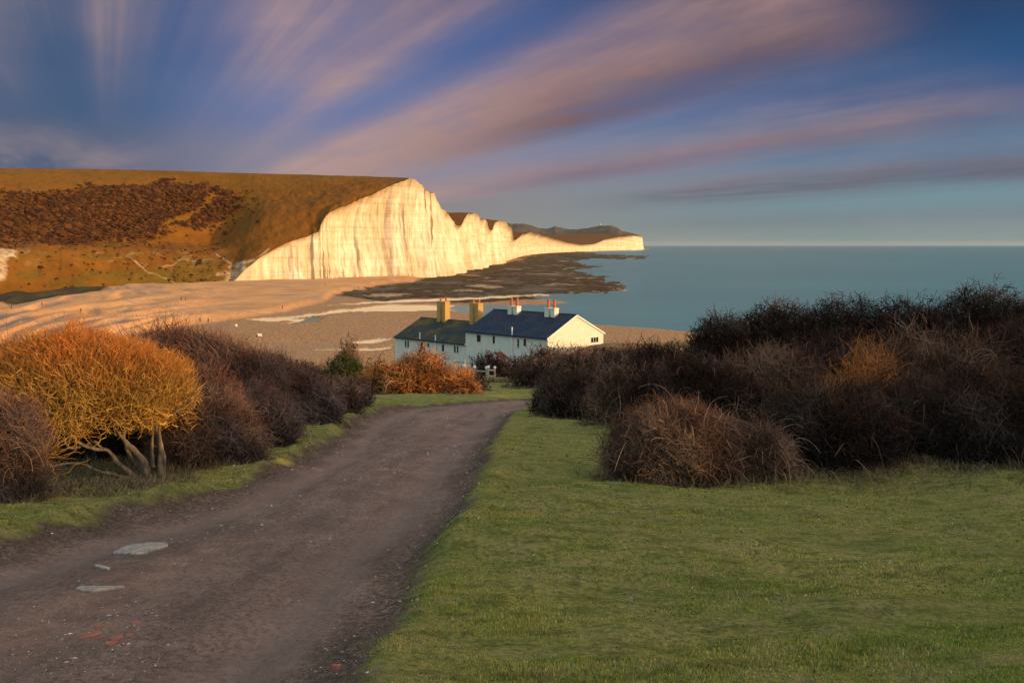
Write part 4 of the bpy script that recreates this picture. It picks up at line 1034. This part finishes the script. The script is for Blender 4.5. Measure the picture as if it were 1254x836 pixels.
def bush(label, kind, cx, ybase, hw, ytop, D=None, depth=.9, dens=1.0, seed=0, lean=(0, 0), name='bush', cat='bush', group=None, canes=0, caneL=(.8, 1.6), leaf='litter', leafk=1.0, tl=(.16, .42), up=.65, lump=.22, cane_up=1.0, fat=1.0, skew=0.0):
    x, D, z = locate(cx, ybase, D)
    rng = np.random.default_rng(seed+1000)
    rx = hw/F*D; ry = rx*depth; H = EYE+(300-ytop)/F*D-z; H = max(H, .3)
    root = empty(name, label, cat, (x, D, z), group=group)
    pxm = D/F
    area = hw*max((H/pxm), 8)*1.6
    nA = int(area*.80*dens); rmin = pxm*.30*fat
    def dropz(P):  # follow the ground under the bush
        g = GROUND(P[..., 0].ravel()+x, P[..., 1].ravel()+D).reshape(P.shape[:-1])-z
        P[..., 0] += skew*np.clip(P[..., 2], 0, H)*1.0
        P[..., 2] += np.where(P[..., 2] < H, g*(1-np.clip(P[..., 2]/H, 0, 1)), 0); return P
    # stems from the root up to the shell
    n1 = max(24, int(nA*.035)); q, nr = dome(rng, n1, rx*.9, ry*.9, H*.9, .75, 1.0, seed, lump)
    a = rng.uniform(0, 6.28, n1); b0 = np.stack([np.cos(a)*rx*.35*rng.random(n1)+q[:, 0]*.35, np.sin(a)*ry*.35*rng.random(n1)+q[:, 1]*.35, 0*a-.05], 1)
    tt = np.linspace(0, 1, 8)[None, :, None]
    mid = b0*.35+q*.65; mid[:, 2] = q[:, 2]*.35
    P1 = b0[:, None]*(1-tt)**2+2*mid[:, None]*tt*(1-tt)+q[:, None]*tt**2
    P1 += np.cumsum(rng.normal(0, .03*H**.5, P1.shape), 1)*.5
    R1 = np.maximum(.016*H**.5*(1-.8*tt[..., 0]), rmin)*rng.uniform(.5, 1.1, (n1, 1))
    V, f = tubes(dropz(P1), R1, 4)
    ns = mesh_np('stems', V, f, MT[kind], root, attrs={'tint': np.repeat(rng.uniform(.3, 1, n1), 32), 'tip': np.zeros(len(V))})
    # twigs in the outer shell
    q, nr = dome(rng, nA, rx, ry, H, .60, .97, seed, lump)
    d = nr*rng.uniform(.0, .9, (nA, 1))+np.array([lean[0], lean[1], up*.7])+rng.normal(0, .55, (nA, 3)); d /= np.linalg.norm(d, axis=1, keepdims=True)
    L = rng.uniform(tl[0], tl[1], nA)*np.clip(H, .6, 2.2)**.8
    P2 = grow(rng, q-d*L[:, None]*.35, d, L, 4, .36, (0, 0, .12))
    R2 = rmin*np.array([1.25, 1.05, .9, .7, .35])[None]*np.clip(rng.lognormal(-.15, .38, (nA, 1)), .5, 2.4)
    V, f = tubes(dropz(P2), R2, 3)
    cl = np.clip(rng.beta(2, 2.2, nA)+fbm(q[:, 0]/.45+seed, q[:, 2]/.35+q[:, 1], 3, seed)*1.1, 0, 1)
    tip = np.tile(np.repeat(np.linspace(.0, 1, 5), 3), nA)
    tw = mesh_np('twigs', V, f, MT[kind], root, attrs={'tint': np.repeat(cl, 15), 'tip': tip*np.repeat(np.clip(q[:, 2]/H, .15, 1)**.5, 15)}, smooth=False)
    # litter and withered leaves caught inside
    nL = int(area*.75*leafk*dens**.5); q, nr = dome(rng, nL, rx, ry, H, .25, .93, seed, lump)
    s = rng.uniform(.9, 2.0, nL)*pxm*(1.0 if leaf == 'litter' else .9)
    s = np.maximum(s, .014)
    r1 = rng.normal(0, 1, (nL, 3)); r1 /= np.linalg.norm(r1, axis=1, keepdims=True); r2 = rng.normal(0, 1, (nL, 3)); r2 = np.cross(r1, r2); r2 /= np.linalg.norm(r2, axis=1, keepdims=True)
    V3 = np.stack([q-r1*s[:, None], q+r2*s[:, None]*.6, q+r1*s[:, None], q-r2*s[:, None]*.6], 1).reshape(-1, 3)
    f = (np.arange(nL)*4)[:, None]+np.arange(4)[None]
    mesh_np('leaves', dropz(V3), f, MT[leaf], root, attrs={'tint': np.repeat(rng.random(nL), 4)}, smooth=False)
    # arching canes
    if canes:
        q, nr = dome(rng, canes, rx, ry, H, .55, .95, seed, lump); q[:, 2] *= cane_up
        d = nr*[1, 1, .3]*rng.uniform(.2, .8, (canes, 1))+np.array([0, 0, 1.1])+rng.normal(0, .25, (canes, 3)); d /= np.linalg.norm(d, axis=1, keepdims=True)
        L = rng.uniform(*caneL, canes)
        q[:, 0] += skew*q[:, 2]; P3 = grow(rng, q-d*.25, d, L, 12, .07, (0, 0, -2.6))
        R3 = rmin*1.25*np.linspace(1.25, .35, 13)[None]*rng.uniform(.7, 1.4, (canes, 1))
        V, f = tubes(P3, R3, 4)
        mesh_np('canes', V, f, MT['cane'], root, attrs={'tint': np.repeat(rng.random(canes), 52), 'tip': np.zeros(len(V))})
    FOOT.append((x, D, rx, ry, H, kind))
    return root

# ---- left side
bush('low grey-brown bush at the very left edge beside the glowing hawthorn', 'purple', 8, 612, 44, 490, seed=1, dens=1.15, lean=(-.1, 0), up=.75, depth=.8, canes=40, caneL=(.4, .8))
bush('dark bush half hidden in the shade behind the trunks of the hawthorn', 'dark', 120, 560, 125, 446, seed=2, depth=.45, dens=.9)
bush('tangled dark bush behind the left end of the hawthorn crown', 'dark', -50, 560, 120, 430, seed=12, depth=.5, dens=.7)
bush('purplish bare bush just right of the glowing hawthorn, above the green verge', 'purple', 262, 563, 66, 462, seed=3, dens=1.25, up=.8, lean=(.15, 0), depth=.8, skew=-.25)
bush('low purplish bush at the hedge foot between the big bush and track bend', 'purple', 322, 548, 48, 472, seed=15, dens=1.2, up=.8, skew=-.2)
bush('dusky bush directly right of the hawthorn trunks, behind the verge', 'bramble', 226, 570, 40, 478, seed=16, dens=1.1, skew=-.1)
bush('large rounded hedge bush with a sunlit crest, behind the purplish bush', 'purple', 252, 532, 122, 401, seed=4, dens=1.25, up=.8, depth=.5, lump=.10, skew=-.25)
bush('bush sloping down to the right from the large sunlit-crested hedge', 'purple', 350, 520, 74, 434, seed=5, dens=1.2, up=.7, lump=.15, depth=.7, skew=-.45)
bush('low bush with olive leaves on the bend of the left verge', 'bramble', 392, 508, 54, 458, seed=6, dens=1.2, canes=60, caneL=(.5, 1.0), depth=.7)
bush('last small purple bush of the left hedge before the orange brambles', 'purple', 425, 500, 36, 463, seed=7, dens=1.2)
bush('dark green leafy bush rising left of the orange brambles', 'olive', 424, 470, 26, 433, D=58, seed=8, leaf='greenleaf', leafk=2.6, dens=.9)
bush('thin brown twigs standing up behind the dark green bush', 'bramble', 428, 455, 17, 418, D=66, seed=9, up=1.4, dens=.9, leafk=.3)
bush('low dark bush on the grass left of the dark green one', 'dark', 376, 462, 28, 443, D=60, seed=10, dens=.9)
bush('brownish scrub between the hedge and the dry grass above the shingle', 'purple', 338, 460, 26, 447, D=62, seed=14, dens=.9)
bush('tallest orange bramble heap in front of the lower cottage', 'orange', 512, 484, 42, 430, seed=20, dens=1.3, canes=130, caneL=(.6, 1.5), group=None, lump=.3, fat=1.1)
bush('orange bramble heap farthest left, beside the dark green bush', 'orange', 470, 482, 30, 443, seed=21, dens=1.1, canes=60, caneL=(.6, 1.4), lump=.3)
bush('bright orange bramble heap tapering down towards the gate', 'orange', 556, 483, 32, 450, seed=22, dens=1.3, canes=80, caneL=(.4, 1.1), lump=.3, fat=1.1)
bush('brown bush between the orange brambles and the gate', 'bramble', 586, 477, 14, 458, seed=23, dens=1.1)
# ---- round the cottages
bush('dark bush behind the gate and before the red porch', 'dark', 600, 457, 26, 430, D=96, seed=24, dens=1.1, up=1.0)
bush('long dark bush against the foot of the blue-roofed cottage', 'dark', 640, 457, 34, 436, D=104, seed=25, dens=1.0)
bush('dark bush at the foot of the sunlit gable with an orange lit crest', 'bramble', 668, 462, 32, 420, D=84, seed=26, dens=1.1, up=.9)
bush('bush with a lit brown crest below the gable window', 'bramble', 712, 470, 42, 425, D=72, seed=27, dens=1.1, up=.9)
bush('bush right of the gable on the edge of the shingle view', 'purple', 762, 470, 40, 424, D=64, seed=28, dens=1.0, up=.9)
bush('low dark scrub beyond the small lawn at the end of the track', 'dark', 662, 470, 40, 447, D=66, seed=29, dens=1.0)
bush('brown bush on the bank just right of the sunlit gable', 'bramble', 735, 445, 26, 424, D=128, seed=33, dens=1.0)
bush('low brown scrub on the bank between the gable and the sea', 'purple', 785, 448, 34, 423, D=118, seed=34, dens=1.0)
# ---- right side
bush('rounded dark bush at the right-hand bend of the track', 'dark', 705, 511, 56, 456, seed=30, dens=1.3, up=.6, canes=40, caneL=(.5, .9), lump=.12)
bush('large bramble mound with glowing orange crown on the open turf', 'bramble', 832, 582, 95, 495, seed=31, dens=1.7, canes=330, caneL=(.35, 1.05), lump=.16, depth=.75)
bush('lower right shoulder of brambles with long arching canes beside the mound', 'bramble', 930, 577, 44, 520, seed=32, dens=1.4, canes=120, caneL=(.5, 1.0), depth=.9)
R_ = [('dark thicket bush just right of the bramble mound', 1010, 562, 92, 470, None), ('dark thicket bush with arching canes at its edge, centre of the right turf border', 1115, 561, 92, 462, None), ('dark thicket bush at the right edge of the picture above the turf', 1222, 563, 92, 458, None), ('dark thicket bush cut off by the right edge of the picture', 1330, 565, 90, 462, None)]
for i, (l, cx, yb, hw, yt, D) in enumerate(R_): bush(l, 'dark', cx, yb, hw, yt, D, seed=40+i, dens=1.05, canes=60, caneL=(.4, 1.2), depth=.7, cane_up=.8, name='thicket_bush')
R2 = [('dark bush between the round bush by the track and the bramble mound', 775, 560, 62, 452, 24), ('dark bush behind the bramble mound', 852, 545, 84, 437, 23), ('middle-row dark bush right of the mound with upright shoots', 945, 545, 88, 430, 23.5), ('middle-row dark bush below the glowing reddish shoots', 1045, 545, 92, 420, 24), ('middle-row dark bush left of the right-hand edge', 1150, 545, 92, 414, 24.5), ('middle-row dark bush at the right-hand edge', 1255, 545, 92, 404, 25)]
for i, (l, cx, yb, hw, yt, D) in enumerate(R2): bush(l, ('bramble', 'dark')[i % 2], cx, yb, hw, yt, D, seed=50+i, dens=.95, canes=30, caneL=(.5, 1.3), depth=.6, name='thicket_bush', up=.85)
R3 = [('skyline bush seen against the shingle right of the cottage', 808, 520, 52, 416, 33), ('leftmost of the dark trees standing against the sea', 880, 520, 52, 382, 32.5), ('broad dark tree against the sea, second from the left', 950, 520, 78, 364, 33), ('dark tree in the middle of the skyline against the sea', 1035, 520, 84, 360, 33), ('dark tree on the skyline, low in the dip before the highest one', 1112, 520, 74, 361, 33.5), ('highest dark tree with a rusty lit crest at the upper right', 1196, 520, 84, 348, 33.5), ('dark tree cut by the right edge of the picture, against the sea', 1290, 520, 88, 349, 33.5)]
for i, (l, cx, yb, hw, yt, D) in enumerate(R3): bush(l, 'dark', cx, yb, hw, yt, D, seed=60+i, dens=.95, depth=.45, name='hawthorn_tree' if i else 'thicket_bush', cat='tree' if i else 'bush', up=.55, tl=(.12, .28), lump=.09)
bush('patch of glowing reddish shoots in the middle of the dark thicket', 'orange', 1060, 470, 44, 430, 22, seed=70, dens=.30, fat=.65, up=2.2, tl=(.3, .6), leafk=.2, depth=.3, lump=.3)

# ---- the glowing hawthorn
def hawthorn():
    D0 = 13.6; x0, _, z0 = locate(186, 586)
    D0 = _; root = empty('hawthorn_tree', 'windswept hawthorn with a glowing orange crown and twisted bare trunks', 'tree', (x0, D0, z0))
    rng = np.random.default_rng(77); k = D0/F
    def W_(px, py, dy): return np.array([(px-186)*k*(1+dy/D0)+dy*(186-627)/F*0, dy, (586-py)*k-.0])
    limbs = [([(196, 590, 0), (200, 560, 0), (190, 530, .02), (186, 505, .05), (192, 482, .08), (205, 462, .1)], .040),
             ([(200, 590, .02), (203, 566, 0), (196, 540, -.03), (196, 520, -.05), (214, 508, -.1), (228, 492, -.15)], .034),
             ([(184, 590, 0), (180, 566, -.02), (163, 548, -.05), (150, 534, -.08), (141, 515, -.1), (128, 492, -.15), (120, 470, -.2)], .046),
             ([(180, 591, .05), (168, 570, .08), (154, 556, .1), (150, 540, .12), (146, 520, .15), (150, 490, .25), (156, 466, .3)], .040),
             ([(172, 590, -.04), (156, 572, -.1), (146, 562, -.14), (138, 546, -.2), (118, 545, -.25), (100, 533, -.3), (84, 520, -.35), (70, 505, -.4), (52, 486, -.4)], .036),
             ([(170, 584, -.1), (146, 578, -.2), (126, 570, -.3), (112, 560, -.35), (98, 558, -.4), (80, 562, -.45), (62, 566, -.5), (48, 556, -.5)], .024),
             ([(134, 548, -.18), (122, 535, -.22), (112, 540, -.25), (96, 546, -.3), (88, 530, -.33), (86, 512, -.35), (76, 496, -.4)], .020),
             ([(184, 575, .1), (180, 545, .15), (183, 520, .2), (176, 500, .25), (170, 480, .3)], .022)]
    ends = []
    for j, (pts, r0) in enumerate(limbs):
        Q = np.array([W_(*p) for p in pts]); u = np.linspace(0, len(Q)-1, 34)
        Pq = np.stack([np.interp(u, np.arange(len(Q)), Q[:, i]) for i in range(3)], 1)
        ker = np.ones(5)/5; Pq = np.stack([np.convolve(np.pad(Pq[:, i], 2, 'edge'), ker, 'valid') for i in range(3)], 1)
        Pq += np.stack([fbm(u*1.3, u*0+j*3+i, 3, 300) for i in range(3)], 1)*.03
        rad = r0*.95*np.linspace(1.15, .36, 34)*(1+.22*fbm(u*2.2, u*0+j, 2, 310)*2)
        rad[:3] *= [1.5, 1.25, 1.1]
        V, f = tubes(Pq[None], rad[None], 9)
        mesh_np('trunk', V, f, M_bark, root)
        ends.append(Pq)
    ends_a = np.concatenate([e[14:] for e in ends])
    # crown: wide lens, sheared by the wind towards the left
    C0 = W_(100, 505, 0); rx = 137*k; ry = 1.05; H = 103*k
    def crown_pts(n, s0, s1):
        a = rng.uniform(0, 6.28, n); h = rng.uniform(-.15, 1, n); r = np.clip(1-np.abs(h)**2.2, 0, 1)**.5
        s = rng.uniform(s0, s1, n)*(1+.14*fbm(a*1.5, h*2, 3, 320)*2)
        p = np.stack([np.cos(a)*r*rx*s, np.sin(a)*r*ry*s, h*H*(.25+.75*s)], 1); p[:, 0] += -.10*h
        n_ = np.stack([np.cos(a)*r, np.sin(a)*r, .8*h], 1); return p+C0, n_/np.linalg.norm(n_, axis=1, keepdims=True)
    # boughs from the limbs into the crown
    nb = 300; q, _ = crown_pts(nb, .35, .9)
    di = np.linalg.norm(q[:, None]-ends_a[None], axis=2)+rng.uniform(0, .25, (nb, len(ends_a))); b0 = ends_a[di.argmin(1)]
    tt = np.linspace(0, 1, 14)[None, :, None]; Pb = b0[:, None]*(1-tt)+q[:, None]*tt
    wob = np.stack([fbm(np.arange(nb)[:, None]*3.3+tt[..., 0]*5, tt[..., 0]*0+i*7.7, 3, 330) for i in range(3)], -1)
    Pb += wob*.34*np.sin(tt*np.pi)**.6*np.linalg.norm(q-b0, axis=1)[:, None, None]
    Rb = np.linspace(.015, .0055, 14)[None]*rng.uniform(.7, 1.35, (nb, 1)); V, f = tubes(Pb, Rb, 5)
    mesh_np('boughs', V, f, MT['lichen'], root, attrs={'tint': np.repeat(rng.uniform(.25, .9, nb), 70), 'tip': np.zeros(len(V))})
    # contorted lichened twigs
    n = 9500; src = rng.integers(0, nb, n); ks = rng.integers(4, 14, n); s = Pb[src, ks]
    q, nr = crown_pts(n, .55, 1.0)
    d = nr*.8+rng.normal(0, .6, (n, 3))+[0, 0, .15]; d /= np.linalg.norm(d, axis=1, keepdims=True)
    L = rng.uniform(.12, .34, n); start = np.where((rng.random(n) < .35)[:, None], s, q-d*L[:, None]*.5)
    P3 = grow(rng, start, d, L, 7, .38, (0, 0, .3)); R3 = np.linspace(.0054, .0016, 8)[None]*rng.uniform(.7, 1.3, (n, 1))
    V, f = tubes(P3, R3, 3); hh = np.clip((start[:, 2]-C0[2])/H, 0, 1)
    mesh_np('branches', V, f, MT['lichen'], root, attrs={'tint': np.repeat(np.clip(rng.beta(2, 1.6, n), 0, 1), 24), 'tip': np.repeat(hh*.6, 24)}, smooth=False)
    # fine reddish shoots on top
    n = 17000; q, nr = crown_pts(n, .72, 1.02); keep = (q[:, 2]-C0[2] > rng.uniform(.1, .5, n)*H); q, nr = q[keep], nr[keep]; n = len(q)
    d = nr*.5+rng.normal(0, .35, (n, 3))+[-.15, 0, .75]; d /= np.linalg.norm(d, axis=1, keepdims=True); L = rng.uniform(.08, .26, n)
    P4 = grow(rng, q-d*L[:, None]*.4, d, L, 4, .22, (0, 0, .1)); R4 = np.array([.0048, .0042, .0036, .003, .0016])[None]*rng.uniform(.7, 1.3, (n, 1))
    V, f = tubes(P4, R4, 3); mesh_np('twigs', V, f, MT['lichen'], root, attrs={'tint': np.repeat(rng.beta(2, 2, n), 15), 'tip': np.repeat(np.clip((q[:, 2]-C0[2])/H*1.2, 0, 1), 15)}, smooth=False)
hawthorn()
# small pale sapling left of it
def sapling():
    x, D, z = locate(50, 606); k = D/F; root = empty('sapling', 'slender forked pale sapling left of the hawthorn trunks', 'tree', (x, D, z)); rng = np.random.default_rng(5)
    P0 = np.array([(0, 0, -.05), (.01, 0, .15), (0, 0, .32), (.005, 0, .44)]); u = np.linspace(0, 3, 12)
    Pq = np.stack([np.interp(u, range(4), P0[:, i]) for i in range(3)], 1)[None]; V, f = tubes(Pq, np.linspace(.022, .015, 12)[None], 7); mesh_np('trunk', V, f, M_bark, root)
    n = 60; a = rng.choice([0, 1], n); d = np.where(a[:, None] > 0, [[-.8, 0, .8]], [[.75, 0, .5]])+rng.normal(0, .35, (n, 3)); d /= np.linalg.norm(d, axis=1, keepdims=True)
    P3 = grow(rng, np.repeat(P0[3:4], n, 0), d, rng.uniform(.3, .9, n), 10, .3, (0, 0, .6)); V, f = tubes(P3, np.linspace(.011, .003, 11)[None]*rng.uniform(.5, 1, (n, 1)), 4)
    mesh_np('branches', V, f, MT['lichen'], root, attrs={'tint': np.repeat(rng.random(n)*.6, 44), 'tip': np.zeros(len(V))})
sapling()

# ---- dry grass and dead stems along the feet of the hedges (uncountable)
def dry():
    rng = np.random.default_rng(9); xs = []; ys = []
    for (x, y, rx, ry, H, kind) in FOOT:
        if y > 70: continue
        n = int(min(1400, 26000*rx/y/3)); a = rng.uniform(np.pi*.95, 2.05*np.pi, n); s = rng.normal(1.02, .10, n)
        xs.append(x+np.cos(a)*rx*s); ys.append(y+np.sin(a)*ry*s)
    n = 7000; px = rng.uniform(-20, 240, n); py = rng.uniform(560, 612, n); D = 1950/(py-443); xs.append((px-627)/F*D); ys.append(D)
    n = 5000; px = rng.uniform(955, 1270, n); py = 560+np.abs(rng.normal(0, 9, n)); D = 1950/(py-443); xs.append((px-627)/F*D); ys.append(D)
    n = 3000; px = rng.uniform(600, 690, n); py = rng.uniform(466, 470, n); D = 1950/(py-443); xs.append((px-627)/F*D); ys.append(D)
    x = np.concatenate(xs); y = np.concatenate(ys); td = track_d(x, y)+edge_noise(x, y); k = td > .35+.5*rng.random(len(x)); x, y = x[k], y[k]; n = len(x)
    z = ground_z(x, y)-.01; L = rng.uniform(.05, .20, n)*np.where(y > 45, 2.2, 1)
    d = rng.normal(0, .45, (n, 3))+[0, 0, .8]; d /= np.linalg.norm(d, axis=1, keepdims=True)
    P = grow(rng, np.stack([x, y, z], 1), d, L, 3, .25, (0, 0, -.5)); Rr = (np.maximum(.0018, y/F*.45))[:, None]*np.array([1, .9, .7, .3])[None]
    V, f = tubes(P, Rr, 3)
    m = twig_mat('dry_stems', [(0, (.05, .035, .02)), (.4, (.12, .085, .05)), (.8, (.22, .17, .10)), (1, (.10, .12, .04))])
    stuff(mesh_np('dry_grass', V, f, m, attrs={'tint': np.repeat(rng.random(n), 12), 'tip': np.zeros(len(V))}, smooth=False), 'withered grass and dead stems along the feet of the hedges', 'grass')
    # pale reeds above the shingle, beyond the left hedge
    n = 5200; px = rng.uniform(325, 500, n); Dd = rng.uniform(78, 120, n); x = (px-627)/F*Dd; z = ground_z(x, Dd)-.05
    d = rng.normal(0, .22, (n, 3))+[0, 0, 1]; d /= np.linalg.norm(d, axis=1, keepdims=True); L = rng.uniform(.5, 1.5, n)*(1+fbm(x/3, Dd/3, 2, 3))
    P = grow(rng, np.stack([x, Dd, z], 1), d, L, 3, .1, (.2, 0, -.2)); V, f = tubes(P, np.array([.045, .04, .035, .015])[None]*np.ones((n, 1)), 3)
    m = twig_mat('reeds_mat', [(0, (.12, .08, .04)), (.5, (.27, .18, .09)), (1, (.40, .29, .17))])
    stuff(mesh_np('reeds', V, f, m, attrs={'tint': np.repeat(rng.random(n), 12), 'tip': np.zeros(len(V))}, smooth=False), 'pale dry reeds between the hedge and the shingle', 'reeds')
dry()
# ------------------------------------------------------------------ haze: pale sea air round everything
def haze():
    b0 = (-41500, 41500, -140, 45800, -52, 132)
    v = [(x, y, z) for z in b0[4:] for x, y in ((b0[0], b0[2]), (b0[1], b0[2]), (b0[1], b0[3]), (b0[0], b0[3]))]
    f = [(3, 2, 1, 0), (4, 5, 6, 7), (0, 1, 5, 4), (1, 2, 6, 5), (2, 3, 7, 6), (3, 0, 4, 7)]
    me = bpy.data.meshes.new('haze'); me.from_pydata(v, [], f)
    m = bpy.data.materials.new('haze_air'); m.use_nodes = True; n = m.node_tree; n.nodes.clear()
    o = n.nodes.new('ShaderNodeOutputMaterial'); p = n.nodes.new('ShaderNodeVolumePrincipled'); n.links.new(p.outputs[0], o.inputs['Volume'])
    p.inputs['Color'].default_value = (.72, .76, .80, 1); p.inputs['Density'].default_value = 0.8e-5; p.inputs['Anisotropy'].default_value = .1
    me.materials.append(m); h = bpy.data.objects.new('haze', me); C.objects.link(h); h['kind'] = 'stuff'; h['label'] = 'pale evening sea air softening the far headland'; h['category'] = 'haze'
haze()
